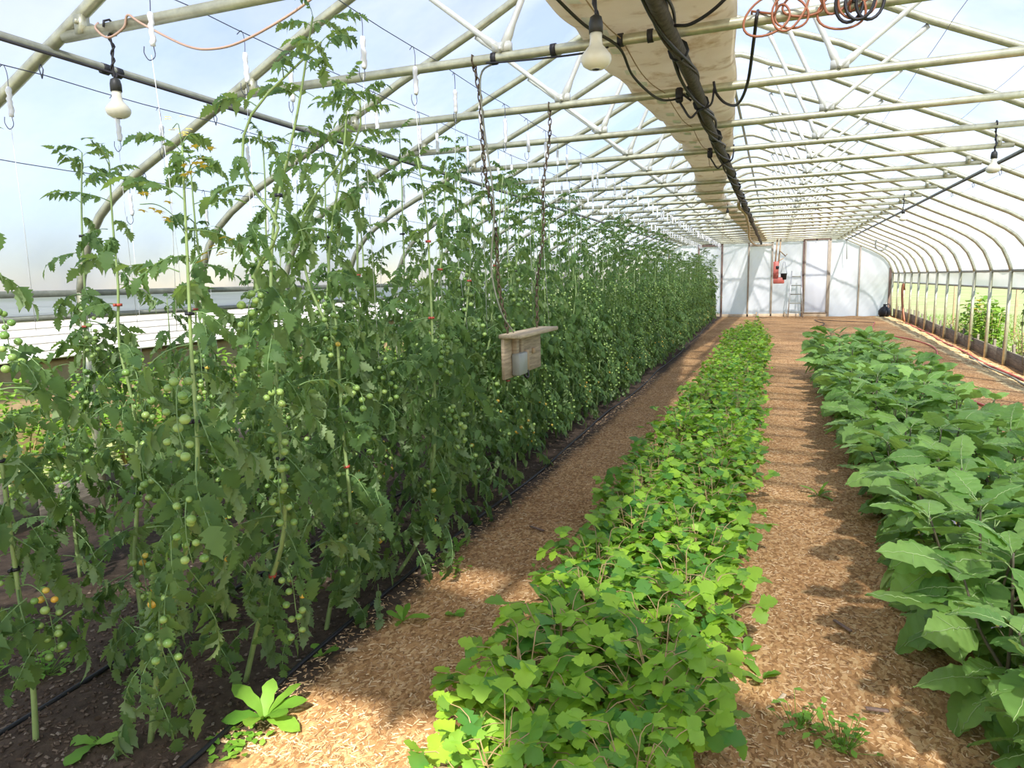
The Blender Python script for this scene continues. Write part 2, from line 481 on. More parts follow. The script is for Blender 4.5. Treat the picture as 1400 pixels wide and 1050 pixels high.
# far end wall: stretched film on studs, a framed door
EX = YE + 0.06
def prof_z(x):
    x = abs(x)
    xs = [p[0] for p in PROF]; zs = [p[1] for p in PROF]
    return float(np.interp(x, xs, zs))
def end_fn(u, v):
    x = -4.53 + 9.06 * u
    zt = prof_z(x) + 0.02; z = 0.18 + (zt - 0.18) * v
    d = 0.012 * sin(13 * x + 6 * z) + 0.010 * sin(29 * x - 17 * z + 2 * sin(3 * z)) + 0.005 * sin(60 * x + 34 * z)
    return (x, EX + 0.03 + d * (0.4 + 0.6 * sin(pi * v)), z)
V, F = grid(end_fn, 150, 50)
wb = struct('wall_back', make_mesh('wall_back', V, F, np.zeros(len(F)), M_endfilm), label='white polythene end wall on timber studs')
for x, w, mt in ((-3.4, .05, M_darkwood), (-2.25, .06, M_darkwood), (-1.37, .07, M_darkwood), (-0.39, .065, M_stud), (0.46, .065, M_stud), (1.56, .07, M_darkwood), (2.46, .07, M_stud), (3.46, .055, M_stud), (4.47, .08, M_darkwood)):
    zt = prof_z(x) - 0.03
    V, F = bbox((x, EX - 0.02, (zt + 0.2) / 2), (w, 0.07, zt - 0.2), 0.006)
    link('stud', make_mesh('stud', V, F, np.zeros(len(F)), mt), wb)
for x0, x1, z, mt in ((-2.25, -1.37, 2.98, M_darkwood), (-0.39, 0.46, 2.93, M_stud)):
    V, F = bbox(((x0 + x1) / 2, EX - 0.025, z), (x1 - x0, 0.06, 0.09), 0.006)
    link('header', make_mesh('header', V, F, np.zeros(len(F)), mt), wb)
for x0, x1, z in ((-4.4, -1.4, .26), (-1.35, -0.05, .24), (0.0, 1.5, .25), (1.6, 2.42, .28)):
    V, F = bbox(((x0 + x1) / 2, EX - 0.03, z), (x1 - x0 - 0.02, 0.05, 0.16), 0.008)
    link('sill_board', make_mesh('sill_board', V, F, np.zeros(len(F)), M_sill), wb)
for x in (-0.05, 0.95):
    V, F = bbox((x, EX - 0.09, 0.28), (0.05, 0.05, 0.22), 0.006); link('stake', make_mesh('stake', V, F, np.zeros(len(F)), M_sill), wb)
dr = struct('door_1', None, label='tall polythene covered end door with dark brown top rail')
V, F = grid(lambda u, v: (1.61 + .80 * u, EX - 0.045 + .004 * sin(20 * u + 9 * v), .36 + 2.66 * v), 16, 40)
link('door_film', make_mesh('door_film', V, F, np.zeros(len(F)), M_endfilm), dr)
for c, s, nm in (((2.01, EX - .06, 3.07), (.96, .06, .075), 'top_rail'), ((2.01, EX - .06, .36), (.84, .05, .05), 'bottom_rail'), ((1.62, EX - .06, 1.7), (.05, .05, 2.7), 'stile'), ((2.40, EX - .06, 1.7), (.05, .05, 2.7), 'stile')):
    V, F = bbox(c, s, .006); link(nm, make_mesh(nm, V, F, np.zeros(len(F)), M_darkwood if nm == 'top_rail' else M_stud), dr)
V, F = tube([(1.98, EX - .12, 3.02), (2.03, EX - .2, 3.2)], .02, 6); link('closer_arm', make_mesh('closer_arm', V, F, np.zeros(len(F)), M_black), dr)

# near end: a film gable over the open end (behind the photographer's line of sight)
def gable_fn(u, v):
    x = -4.53 + 9.06 * u; zt = prof_z(x) + .02; k_ = u * 151 // 1
    z0 = 3.05 if -0.58 < x < 0.62 else 0.06
    z0 = min(z0, zt - .01)
    return (x, YF, z0 + (zt - z0) * v)
V, F = grid(gable_fn, 302, 8)
struct('wall_front', make_mesh('wall_front', V, F, np.zeros(len(F)), M_endfilm), label='polythene near end wall with an open doorway')

# ------------------------------------------------------------------ hoop trusses
g = Geo(); P = [(x, 0, z) for x, z in FULL]; g.add(*tube(P, 0.032, 8)); ME_rib = g.mesh('arch_rib', M_galv)
g = Geo(); g.add(*tube([(-2.86, 0, 3.055), (-1.4, 0, 3.05), (0, 0, 3.045), (1.4, 0, 3.05), (2.86, 0, 3.055)], 0.029, 8))
for s in (-1, 1): g.add(*box((s * 2.72, -.01, 3.09), (.05, .05, .09))); g.add(*tube([(s * 2.72, -.05, 3.10), (s * 2.72, .05, 3.10)], .014, 6))
ME_tie = g.mesh('tie_bar', M_galv)
def web(a, b):
    g = Geo(); a, b = np.array(a, float), np.array(b, float)
    L = np.linalg.norm(b - a); d = (b - a) / L
    P = [a, a + d * .10, a + d * .16, b - d * .14, b - d * .08, b]
    V, F = tube(P, [.030, .027, .019, .019, .024, .024], 6)
    g.add(V, F)
    return g.mesh('web_strut', M_white_tube)
ME_webs = [web((s * .93, 0.0, 3.08), (s * q[0], 0.03, q[1])) for s in (-1, 1) for q in ((1.62, 3.63), (.45, 4.12))]
g = Geo(); g.add(*tube([(0, 0, -0.1), (0, 0, 1.78)], 0.033, 8)); ME_post = g.mesh('side_post', M_galv)
g = Geo(); g.add(*box((0, 0, 3.10), (.11, .045, .05))); g.add(*tube([(0, -.045, 3.085), (0, .045, 3.085)], .012, 6)); ME_node = g.mesh('gusset_bracket', M_white_tube)
EXTRA = {0: 'with a bulb hanging near its left end', 1: 'with coiled orange cord on its tie bar', 2: 'holding the far chain of the hanging board'}
for i in range(NR):
    y = Y0 + DY * i
    lab = 'galvanised hoop truss, %s from the camera%s' % (WORDS[i], ' ' + EXTRA[i] if i in EXTRA else ' along the tunnel')
    t = thing('hoop_truss', lab, 'truss', (0, y, 0), group='hoop trusses along the tunnel')
    link('arch_rib', ME_rib, t); link('tie_bar', ME_tie, t)
    for m in ME_webs: link('web_strut', m, t)
    for s in (-1, 1):
        link('gusset_bracket', ME_node, t, (s * .93, 0, 0))
        link('side_post', ME_post, t, (s * 4.55, 0, gz(y)), None, (1, 1, (1.78 - gz(y)) / 1.78))

def pipe_thing(name, pts, r, mat, label, cat='pipe', n=8, extra=None):
    g = Geo(); g.add(*tube(pts, r, n))
    if extra: extra(g)
    return thing(name, label, cat, me=g.mesh(name, mat))
for s, nm in ((-1, 'left'), (1, 'right')):
    t = pipe_thing('purlin_pipe', [(s * 2.966, YF, 3.0), (s * 2.966, 14, 3.0), (s * 2.966, YE, 3.0)], 0.024, M_galvdark, 'long grey purlin pipe under the hoops along the %s slope' % nm)
    g = Geo(); g.add(*tube([(s * 2.93, YF, 2.972 + .004 * 0), (s * 2.93, YE, 2.972)], .008, 5)); link('cable', g.mesh('cable', M_blackcable), t)
    for y in (2.3, 3.02, 3.1, 5.6, 6.7):
        g = Geo(); g.add(*tube([(s * 2.966, y - .02, 2.995), (s * 2.966, y + .02, 2.995)], .031, 8)); link('tape_band', g.mesh('tape_band', M_black), t)
pipe_thing('ridge_purlin', [(0.0, YF, 4.245), (0.0, YE, 4.245)], 0.022, M_galvdark, 'thin grey ridge pipe high along the roof peak')

# dark pipe and cable bundle under the tie bars
g = Geo(); ys = np.linspace(YF, YE - .3, 90)
g.add(*tube([(0.06 + .008 * sin(y * 1.7), y, 2.965 + .006 * sin(y * 2.9)) for y in ys], .040, 8))
rp = thing('service_pipe', 'dark rough service pipe slung under the tie bars at mid span', 'pipe', me=g.mesh('service_pipe', M_bark))
for k in range(4):
    g = Geo(); ph = k * 1.7
    g.add(*tube([(0.06 + .05 * cos(y * (2.2 + .3 * k) + ph), y, 2.965 + .045 * sin(y * (2.2 + .3 * k) + ph)) for y in np.linspace(YF, 14, 160)], .010 - .001 * k, 5))
    link('cable', g.mesh('cable', M_blackcable if k < 3 else M_bark), rp)
for y in [Y0 + DY * i + .06 for i in range(0, 12)]:
    g = Geo(); g.add(*tube([(0.06, y - .015, 2.97), (0.06, y + .015, 2.97)], .056, 10)); link('cable_tie', g.mesh('cable_tie', M_black), rp)

# ------------------------------------------------------------------ beige air duct resting on the tie bars
CE = [(0.8, -.62, .66), (3.0, -.52, .44), (3.7, -.51, .36), (4.4, -.49, .33), (5.6, -.42, .27), (7.5, -.36, .15), (8.25, -.41, .10), (9.4, -.44, .0), (10.1, -.50, -.06), (10.5, -.52, -.10), (11.6, -.65, -.22), (12.75, -.68, -.29), (13.6, -.58, -.31), (14.2, -.52, -.22), (15.7, -.42, -.07), (19.0, -.36, .13), (25, -.26, .25), (28.1, -.22, .30)]
ce = np.array(CE); rg = random.Random(2)
def duct_fn(u, v):
    y = .8 + (28.1 - .8) * v
    l = np.interp(y, ce[:, 0], ce[:, 1]); r = np.interp(y, ce[:, 0], ce[:, 2])
    a = 2 * pi * u; c = (l + r) / 2; w = (r - l) / 2
    ph = ((y - Y0) / DY) % 1.0
    sag = 0.045 * sin(pi * ph) ** 1.0
    h = (0.17 if y < 14 else 0.10) * (1 + .25 * sin(y * 2.1))
    ca, sa = cos(a), sin(a)
    px = math.copysign(abs(ca) ** 0.55, ca); pz = math.copysign(abs(sa) ** 0.7, sa)
    wr = 0.012 * sin(17 * y + 5 * ca) * (1 - abs(ca)) + 0.010 * sin(7.3 * y + 3 * ca)
    z = 3.085 + h / 2 + pz * h / 2 + (-sag + wr if pz < 0 else wr * .5)
    if ph < .06 or ph > .94: z = max(z, 3.082)
    return (c + px * w * (1 + .02 * sin(5 * y)), y, z)
V, F = grid(duct_fn, 28, 360)
du = thing('air_duct', 'slack beige fabric air tube lying on the tie bars under the ridge', 'duct', me=make_mesh('air_duct', V, F, np.zeros(len(F)), M_cloth))
for k in range(14):
    y = 3.2 + k * .31 + rg.uniform(-.03, .03)
    l = np.interp(y, ce[:, 0], ce[:, 1]); x = l + .20
    ph = ((y - Y0) / DY) % 1.0
    if ph < .1 or ph > .9: continue
    V, F = grid(lambda u, v: (x - .03 + .06 * u, y - .055 + .11 * v + .03 * u, 3.068 - .045 * sin(pi * ph) - .01 * sin(pi * v)), 3, 4)
    link('light_slit', make_mesh('light_slit', V, F, np.zeros(len(F)), M_twine), du)  # white pieces stand in for light showing through slits in the duct
g = Geo(); pts = []
for y in np.linspace(2.9, 9.0, 60):
    l = np.interp(y, ce[:, 0], ce[:, 1]); pts.append((l + .27, y, 3.05 - .05 * abs(sin(pi * (y - Y0) / DY))))
g.add(*tube(pts, .004, 4)); link('seam_cord', g.mesh('seam_cord', M_tan), du)

# ------------------------------------------------------------------ overhead wires and twine spools
WIRES = [(-1.37, 3.095, 'above the path-side tomato row'), (-2.06, 3.095, 'above the second tomato row'), (-3.06, 2.90, 'above the third tomato row'), (-3.76, 2.56, 'above the tomatoes nearest the left curtain'),
         (1.56, 3.30, 'over the path left of the eggplants'), (2.30, 3.30, 'high over the eggplant row'), (3.06, 2.90, 'over the right-hand path')]
for k, (x, z, w) in enumerate(WIRES):
    g = Geo(); g.add(*tube([(x, y, z - .012 * abs(sin(pi * (y - Y0) / DY))) for y in np.arange(YF, YE, .305)], .0028 if k < 4 else .0022, 4))
    t = thing('support_wire', 'thin steel crop wire stretched ' + w, 'wire', me=g.mesh('support_wire', M_wire))
    if k in (2, 3, 6):
        for i in range(NR):
            y = Y0 + DY * i
            zz = prof_z(x) - .03
            if i < 9: g = Geo(); g.add(*tube([(x, y, zz), (x + .015, y, zz - .03), (x, y, z - .02), (x - .015, y, z + .03), (x, y, zz)], .004, 4)); link('hook', g.mesh('hook', M_wire), t)

def spool_meshes(seed, L):
    r = random.Random(seed)
    g = Geo()
    g.add(*tube(smooth_path([(.0, -.03, .02), (.0, 0, .045), (0, .015, .0), (0, .012, -.07), (.0, .012, -L + .02), (0, .016, -L - .03), (0, -.01, -L - .055), (0, -.03, -L - .03), (0, -.028, -L)], 4), .0024, 4))
    h = g.mesh('wire_hook', M_wire)
    g = Geo()
    n = 10; P = [(r.uniform(-.003, .003), .012 + r.uniform(-.004, .004), -.06 - (L - .07) * i / n) for i in range(n + 1)]
    g.add(*tube(P, [.011] + [.0135 + r.uniform(-.002, .002) for _ in range(n - 1)] + [.012], 6))
    return h, g.mesh('twine_wrap', M_twine)
SPM = [spool_meshes(i, L) for i, L in enumerate((.23, .21, .25, .22))]
SPJ = []
for h, w in SPM:
    SPJ.append(w)
rs = random.Random(11)
def spools(wi, ys, near):
    x, z, w = WIRES[wi]
    for k, y in enumerate(ys):
        y += rs.uniform(-.12, .12)
        h, wr = SPM[rs.randrange(4)]
        if k < near:
            lab = 'white twine spool %s, %s from the camera' % (w, WORDS[k])
            t = thing('twine_spool', lab, 'spool', (x, y, z - .05), rs.uniform(-.5, .5), 'twine spools hanging from the crop wires')
            link('wire_hook', h, t); link('twine_wrap', wr, t)
            L = 1.2 + rs.uniform(-.2, .3)
            g = Geo(); q = [(0, .0, -.24), (rs.uniform(-.03, .03), rs.uniform(-.03, .03), -.24 - L * .5), (rs.uniform(-.05, .05), rs.uniform(-.05, .05), -.24 - L)]
            g.add(*tube(q, .0016, 3)); link('twine', g.mesh('twine', M_twine), t)
        else:
            t = thing('twine_spool', 'small white twine spool far down the wire ' + w, 'spool', (x, y, z - .05), rs.uniform(-.5, .5), 'twine spools hanging from the crop wires')
            link('wire_hook', h, t); link('twine_wrap', wr, t)
spools(0, [3.15, 3.75, 4.1, 4.55, 5.1, 5.6, 6.0] + list(np.arange(6.45, 27.6, .42)), 12)
spools(1, [2.55, 3.05, 3.5, 3.95, 4.45, 4.95, 5.4] + list(np.arange(5.85, 27.6, .44)), 12)
spools(2, [2.55, 3.05, 3.55, 4.15, 4.7, 5.3, 5.9, 6.6] + list(np.arange(7.3, 20, .7)), 9)
spools(3, [3.75, 4.5, 5.2, 6.0, 6.9, 7.8, 8.8], 7)

# ------------------------------------------------------------------ bulbs
g = Geo(); V, F = lathe([(0.0, -.165), (.030, -.162), (.050, -.150), (.059, -.132), (.058, -.118), (.045, -.100), (.027, -.080), (.023, -.060), (.023, -.03), (.0, -.03)], 18); g.add(V, F); ME_bulb = g.mesh('bulb', M_bulb)
g = Geo(); V, F = lathe([(.0, -.035), (.027, -.035), (.027, .0), (.022, .022), (.010, .03), (.0, .032)], 14); g.add(V, F); ME_sock = g.mesh('socket', M_socket)
def bulb(x, y, z, ztop, lab, sc=1.0):
    t = thing('hanging_bulb', lab, 'light bulb', (x, y, z), 0, 'bulbs hung from the tie bars')
    link('bulb', ME_bulb, t, None, None, sc); link('socket', ME_sock, t, None, None, sc)
    h = ztop - z; g = Geo(); r = random.Random(int(x * 100))
    P = [(0, 0, .03)] + [(r.uniform(-.008, .008), r.uniform(-.008, .008), .03 + (h - .03) * k / 5) for k in range(1, 5)] + [(0, 0, h)]
    P = smooth_path(P, 4)
    g.add(*tube(P, .006, 5)); g.add(*tube(P + np.array([(.009 * cos(k), .009 * sin(k), 0) for k in range(len(P))]), .005, 5))
    g.add(*tube([(0, -.036, h + .0), (0, -.03, h + .03), (0, .0, h + .045), (0, .036, h + .02), (0, .03, h - .02), (0, 0, h - .03)], .006, 5))
    link('cord', g.mesh('cord', M_blackcable), t)
bulb(-2.545, Y0, 2.79, 3.05, 'frosted reflector bulb hanging at the left end of the nearest tie bar')
bulb(-0.08, Y0, 2.72, 3.05, 'frosted reflector bulb beside the beige air tube near the roof middle')
bulb(2.40, Y0 + 4 * DY, 2.80, 3.05, 'frosted reflector bulb hanging in front of the right purlin pipe')
bulb(-2.62, Y0 + 4 * DY, 2.78, 3.05, 'small looking bulb hanging behind the rusty chain on the left')
bulb(-0.28, Y0 + 9 * DY, 2.97, 3.06, 'distant bulb hanging beside the dark service pipe')
bulb(2.60, Y0 + 9 * DY, 2.80, 3.05, 'distant bulb hanging right of the eggplants under the purlin')

# cords on the tie bars
y = Y0
g = Geo(); P = smooth_path([(-2.62, y, 3.09), (-2.60, y - .035, 3.05), (-2.53, y - .03, 3.0), (-2.42, y - .03, 3.03), (-2.38, y - .035, 3.08), (-2.30, y - .03, 3.03), (-2.05, y - .02, 2.90), (-1.88, y - .02, 2.865), (-1.7, y - .02, 2.88), (-1.42, y - .02, 2.96), (-1.2, y - .02, 3.06)], 6)
g.add(*tube(P, .006, 5)); thing('slack_cord', 'faded orange cord sagging below the nearest tie bar on the left', 'cord', me=g.mesh('slack_cord', M_paleorange))
y = Y0 + DY; g = Geo(); P = []
qq = random.Random(12); a_ = 0.0
for k in range(190):
    t = k / 189; a_ = t * 2 * pi * 7.5; amp = .050 + .030 * abs(sin(5.1 * t + .4)) + .022 * sin(a_ * .37 + 1)
    P.append((.46 + .50 * t + (amp + .03 * sin(a_ * .61)) * cos(a_) + .03 * sin(11 * t), y - .040 - .014 * (1 + sin(a_ * .5)), 3.045 + amp * sin(a_ + .5 * sin(a_ * .43)) - .02 * sin(9 * t)))
P = [(.43, y + .03, 3.085), (.43, y, 3.092)] + P + [(1.0, y - .02, 3.09), (1.0, y + .035, 3.07)]
g.add(*tube(P, .006, 6)); oc = thing('extension_cord', 'orange extension cord wound loosely round the second tie bar', 'cord', me=g.mesh('extension_cord', M_orange))
g = Geo(); P = [(.84 + .14 * k / 60 + .05 * cos(k * .33), y - .075 - .02 * cos(k * .16), 3.03 + .075 * sin(k * .33)) for k in range(61)]
g.add(*tube(P, .008, 5)); link('black_loops', g.mesh('black_loops', M_blackcable), oc)
y1 = Y0 + 2 * DY
g = Geo(); P = smooth_path([(.46, y, 3.09), (.455, y - .04, 3.04), (.44, y + .1, 2.98), (.40, y + .45, 2.86), (.33, y + .8, 2.83), (.24, y + 1.05, 2.90), (.17, y1 - .04, 3.0), (.15, y1 - .035, 3.08)], 7)
g.add(*tube(P, .009, 6)); thing('drop_cable', 'black cable drooping between the second and third tie bars', 'cable', me=g.mesh('drop_cable', M_blackcable))
g = Geo(); P = smooth_path([(-.42, 3.1, 3.06), (-.33, 3.5, 3.0), (-.25, Y0 + DY, 3.01), (-.24, 4.3, 2.95), (-.17, 4.8, 2.93), (-.08, 5.1, 2.99), (-.06, y1 - .03, 3.02), (.0, y1, 2.98)], 7)
g.add(*tube(P, .008, 6)); thing('drop_cable', 'black cable snaking under the beige air tube towards the service pipe', 'cable', me=g.mesh('drop_cable', M_blackcable))
g = Geo(); P = smooth_path([(.10, 3.55, 2.95), (.18, 3.5, 2.93), (.30, 3.4, 2.95), (.42, 3.3, 3.02), (.5, 3.2, 3.1)], 6)
g.add(*tube(P, .008, 6)); thing('drop_cable', 'black cable looping right from the service pipe near the front', 'cable', me=g.mesh('drop_cable', M_blackcable))
y = Y0 + DY
g = Geo(); P = smooth_path([(-1.02, y - .03, 3.02), (-.95, y - .034, 3.012), (-.7, y - .034, 3.0), (-.45, y - .035, 2.995), (-.3, y - .035, 3.008)], 6); g.add(*tube(P, .006, 5))
for x in (-.98, -.62, -.24, -.08): g.add(*tube([(x - .015, y, 3.046), (x + .015, y, 3.046)], .036, 8))
thing('taped_cable', 'thin cable taped in black bands under the second tie bar', 'cable', me=g.mesh('taped_cable', M_blackcable))
for i, lab in ((2, 'black plug and knotted cable on the third tie bar'), (4, 'black knotted cable on the fifth tie bar beside the service pipe')):
    y = Y0 + DY * i; g = Geo(); r = random.Random(i)
    g.add(*bbox((-.08, y - .02, 3.02), (.05, .05, .10), .012)); g.add(*bbox((.0, y, 3.045), (.07, .075, .075), .02))
    P = smooth_path([(-.08, y - .03, 2.98), (-.05, y - .05, 2.93), (.0, y - .04, 2.86), (.05, y - .03, 2.90), (.13, y - .03, 2.93), (.15, y - .035, 3.0), (.15, y, 3.085)], 5)
    g.add(*tube(P, .008, 5)); thing('cable_knot', lab, 'cable', me=g.mesh('cable_knot', M_blackcable))
g = Geo(); P = smooth_path([(-.02, 12.4, 3.0), (-.04, 12.9, 2.95), (.02, 14, 2.93), (.0, 16.5, 2.85), (-.06, 19, 2.72), (.0, 23, 2.72), (.25, 27, 2.86)], 8)
g.add(*tube(P, .028, 6)); thing('hanging_hose', 'pale hose drooping under the far service pipe', 'hose', me=g.mesh('hanging_hose', M_sill))

# ------------------------------------------------------------------ hanging sensor board
bd = thing('hanging_board', 'weathered wooden sensor board hung on two rusty chains before the tomatoes', 'board', (-1.12, 4.69, 1.25))
V, F = bbox((0, 0, 0), (.024, .78, .29), .004); link('back_board', make_mesh('back_board', V, F, np.zeros(len(F)), M_wood), bd)
V, F = bbox((.055, .03, .150), (.16, .86, .028), .005); link('roof_board', make_mesh('roof_board', V, F, np.zeros(len(F)), M_woodedge), bd)
for yy in (-.22, -.12):
    V, F = bbox((.03, yy, .06), (.04, .05, .15), .004); link('batten', make_mesh('batten', V, F, np.zeros(len(F)), M_wood), bd)
V, F = bbox((.045, -.18, -.055), (.06, .17, .155), .008); tb = link('thermostat', make_mesh('thermostat', V, F, np.zeros(len(F)), M_plastic), bd); tb['label'] = 'grey thermostat box'
V, F = bbox((.035, -.03, -.045), (.045, .07, .15), .01); link('probe_case', make_mesh('probe_case', V, F, np.zeros(len(F)), M_tan), bd)
g = Geo(); g.add(*tube(smooth_path([(.05, -.12, -.13), (.06, -.09, -.165), (.06, -.05, -.16), (.05, -.03, -.12)], 5), .009, 5)); link('cable_tail', g.mesh('cable_tail', M_blackcable), bd)
V, F = bbox((.018, .20, .0), (.02, .05, .04), .004); link('patch', make_mesh('patch', V, F, np.zeros(len(F)), M_tan), bd)
def chain(p0, p1, n):
    g = Geo(); p0, p1 = np.array(p0), np.array(p1); d = (p1 - p0); L = np.linalg.norm(d) / n; d = d / np.linalg.norm(d)
    a = np.cross(d, (1, 0, 0)); a /= np.linalg.norm(a); b = np.cross(d, a)
    for k in range(n):
        c = p0 + (p1 - p0) * (k + .5) / n + np.array((.012 * sin(k * .35), 0, 0)); q = a if k % 2 else b
        P = [c + d * L * .72 * cos(t) + q * .012 * sin(t) for t in np.linspace(0, 2 * pi, 9)]
        g.add(*tube(P, .0042, 4, False))
    return g
for nm, a, b in (('chain', (-1.11, Y0 + DY, 3.04), (-1.12, 4.38, 1.41)), ('chain', (-1.03, Y0 + 2 * DY, 3.04), (-1.12, 5.0, 1.41))):
    a = np.array(a) - np.array((-1.12, 4.69, 1.25)); b = np.array(b) - np.array((-1.12, 4.69, 1.25))
    link('chain', chain(a, b, 40).mesh('chain', M_rust), bd)
    g = Geo(); g.add(*tube([a + (0, -.035, .0), a + (0, -.03, .035), a + (0, .03, .035), a + (0, .035, 0), a + (0, .0, -.03), a + (0, -.035, 0)], .005, 5)); link('top_loop', g.mesh('top_loop', M_rust), bd)
g = Geo(); P = smooth_path([(.01 + .14, -.75, 1.78), (.04, -.73, 1.72), (.03, -.68, 1.45), (.05, -.6, 1.0), (-.02, -.5, .6), (.0, -.40, .32), (.03, -.25, .17)], 6); g.add(*tube(P, .006, 5)); link('sensor_cable', g.mesh('sensor_cable', M_galvdark), bd)

# ------------------------------------------------------------------ far end furniture
ld = thing('step_ladder', 'small pale folding step ladder leaning at the end wall', 'ladder', (1.32, 27.75, gz(27.75)))
for s in (-1, 1):
    g = Geo(); g.add(*tube([(s * .25, -.12, 0), (s * .16, .25, 1.7)], .022, 6)); link('rail', g.mesh('rail', M_alu), ld)
    g = Geo(); g.add(*tube([(s * .25, .42, 0), (s * .16, .27, 1.65)], .018, 6)); link('rear_leg', g.mesh('rear_leg', M_alu), ld)
for k in range(5):
    t = (k + .6) / 5.0; V, F = bbox((0, -.12 + .37 * t * .95, 1.66 * t * .98), (.44 - .14 * t, .07, .035), .005); link('step', make_mesh('step', V, F, np.zeros(len(F)), M_galvdark), ld)
ht = thing('hanging_heater', 'red metal bracket and duct hanging from the far tie bars', 'heater', (.60, 26.0, 2.0))
V, F = bbox((0, 0, -.05), (.18, .16, .60), .02); link('red_panel', make_mesh('red_panel', V, F, np.zeros(len(F)), M_redpaint), ht)
V, F = bbox((.10, .02, -.40), (.36, .2, .22), .02); link('red_box', make_mesh('red_box', V, F, np.zeros(len(F)), M_redpaint), ht)
for x in (-.03, .08):
    g = Geo(); g.add(*tube([(x, 0, .2), (x + .05, 0, 1.05)], .028, 6)); link('drop_pipe', g.mesh('drop_pipe', M_tan), ht)
g = Geo(); g.add(*tube([(.10, 0, .62), (.30, 0, .42), (.34, 0, .50)], .022, 6)); g.add(*tube([(.05, 0, .25), (.24, 0, .36)], .018, 6)); link('arm', g.mesh('arm', M_tan), ht)
V, F = bbox((.05, -.09, .05), (.10, .05, .10), .02); link('dark_fitting', make_mesh('dark_fitting', V, F, np.zeros(len(F)), M_black), ht)
fn = thing('hanging_pot', 'black bucket shaped pot hanging beside the red heater bracket', 'pot', (.86, 26.0, 1.62))
g = Geo(); g.add(*lathe([(0, 0), (.085, 0), (.105, .20), (.115, .22), (.10, .22), (.09, .05), (0, .05)], 16)); link('pot_body', g.mesh('pot_body', M_black), fn)
g = Geo(); g.add(*tube([(-.1, 0, .21), (-.02, 0, .62), (.02, 0, .62), (.1, 0, .21)], .006, 5)); link('handle', g.mesh('handle', M_wire), fn)
g = Geo(); P = smooth_path([(3.44, 24.0, 2.78), (3.42, 24.0, 2.66), (3.44, 24.0, 2.54), (3.53, 23.98, 2.46), (3.66, 23.98, 2.48), (3.72, 24.0, 2.58)], 6); g.add(*tube(P, .024, 7)); g.add(*tube([(3.72, 24, 2.57), (3.735, 24, 2.62)], .038, 8))
thing('bent_hose', 'dark hose bent into a hanging hook shape by the far right hoops', 'hose', me=g.mesh('bent_hose', M_galvdark))
jg = thing('black_jug', 'round black jug standing in the far right corner', 'jug', (4.28, 27.9, gz(27.9)))
g = Geo(); g.add(*lathe([(0, .0), (.14, .0), (.20, .10), (.20, .22), (.12, .33), (.05, .37), (.05, .45), (.0, .45)], 16)); link('jug_body', g.mesh('jug_body', M_black), jg)
g = Geo(); g.add(*tube(smooth_path([(.05, 0, .43), (.13, 0, .45), (.17, 0, .36), (.15, 0, .29)], 4), .016, 5)); link('handle', g.mesh('handle', M_black), jg)
wd = pipe_thing('hanging_rod', [(2.97, 28.1, 3.0), (3.0, 28.1, 2.3)], .014, M_galvdark, 'thin dark rod hanging by the end wall right of the door', 'rod')

# hoses
def hose(pts, r, mat, lab, k=8):
    P = smooth_path([(x, y, gz(y) + z) for x, y, z in pts], k); g = Geo(); g.add(*tube(P, r, 6)); return thing('garden_hose', lab, 'hose', me=g.mesh('garden_hose', mat))
hose([(3.6, 24.7, .02), (3.35, 23, .02), (3.21, 21.3, .02), (3.45, 20.3, .02), (3.72, 19.6, .02), (3.95, 18.3, .02), (3.88, 17.0, .02), (3.54, 15.4, .02), (3.15, 14.4, .02), (3.0, 12.5, .02), (3.15, 10.8, .02), (3.36, 9.6, .02), (3.6, 8.6, .02), (4.0, 7.6, .02)], .014, M_red, 'thin red hose looping over the right-hand path')
hose([(4.44, 24.6, .02), (4.42, 21, .02), (4.36, 19.0, .02), (4.38, 17.0, .02), (4.30, 15.2, .02), (4.34, 13.5, .02), (4.30, 11.5, .02), (4.35, 9, .02)], .018, M_red, 'red hose lying along the right baseboard')
hose([(4.30, 16.2, .02), (4.22, 14.8, .02), (4.26, 13.4, .02), (4.2, 12.2, .02), (4.26, 9.6, .02)], .014, M_galvdark, 'grey hose lying beside the red one at the right baseboard')
hh = thing('hose_hank', 'faded orange hose hank draped down the far right posts', 'hose', (4.44, 24.9, gz(24.9)))
for k in range(4):
    g = Geo(); P = smooth_path([(.0, .12 + .03 * k, 1.02), (-.05, .06 + .04 * k, 1.22), (-.08, .0 + .05 * k, 1.0), (-.06, -.10 + .05 * k, .5), (-.02, -.3 + .07 * k, .05)], 5); g.add(*tube(P, .022, 6)); link('hose_strand', g.mesh('hose_strand', M_orange), hh)
hose([(3.6, 24.7, .02), (2.6, 25.3, .02), (1.9, 25.9, .02), (2.1, 24.2, .02), (1.85, 22.8, .02), (1.9, 21.5, .02)], .012, M_blackcable, 'thin dark hose wandering over the bare earth by the ladder')
for lab, x in (('black drip tube along the edge of the path-side tomato bed', -1.43), ('black drip tube between the tomato beds', -2.3)):
    hose([(x + .025 * sin(y * 1.3), y, .02 + .008 * sin(y * 3)) for y in np.arange(1.2, 27.5, .6)], .011, M_black, lab, 3)

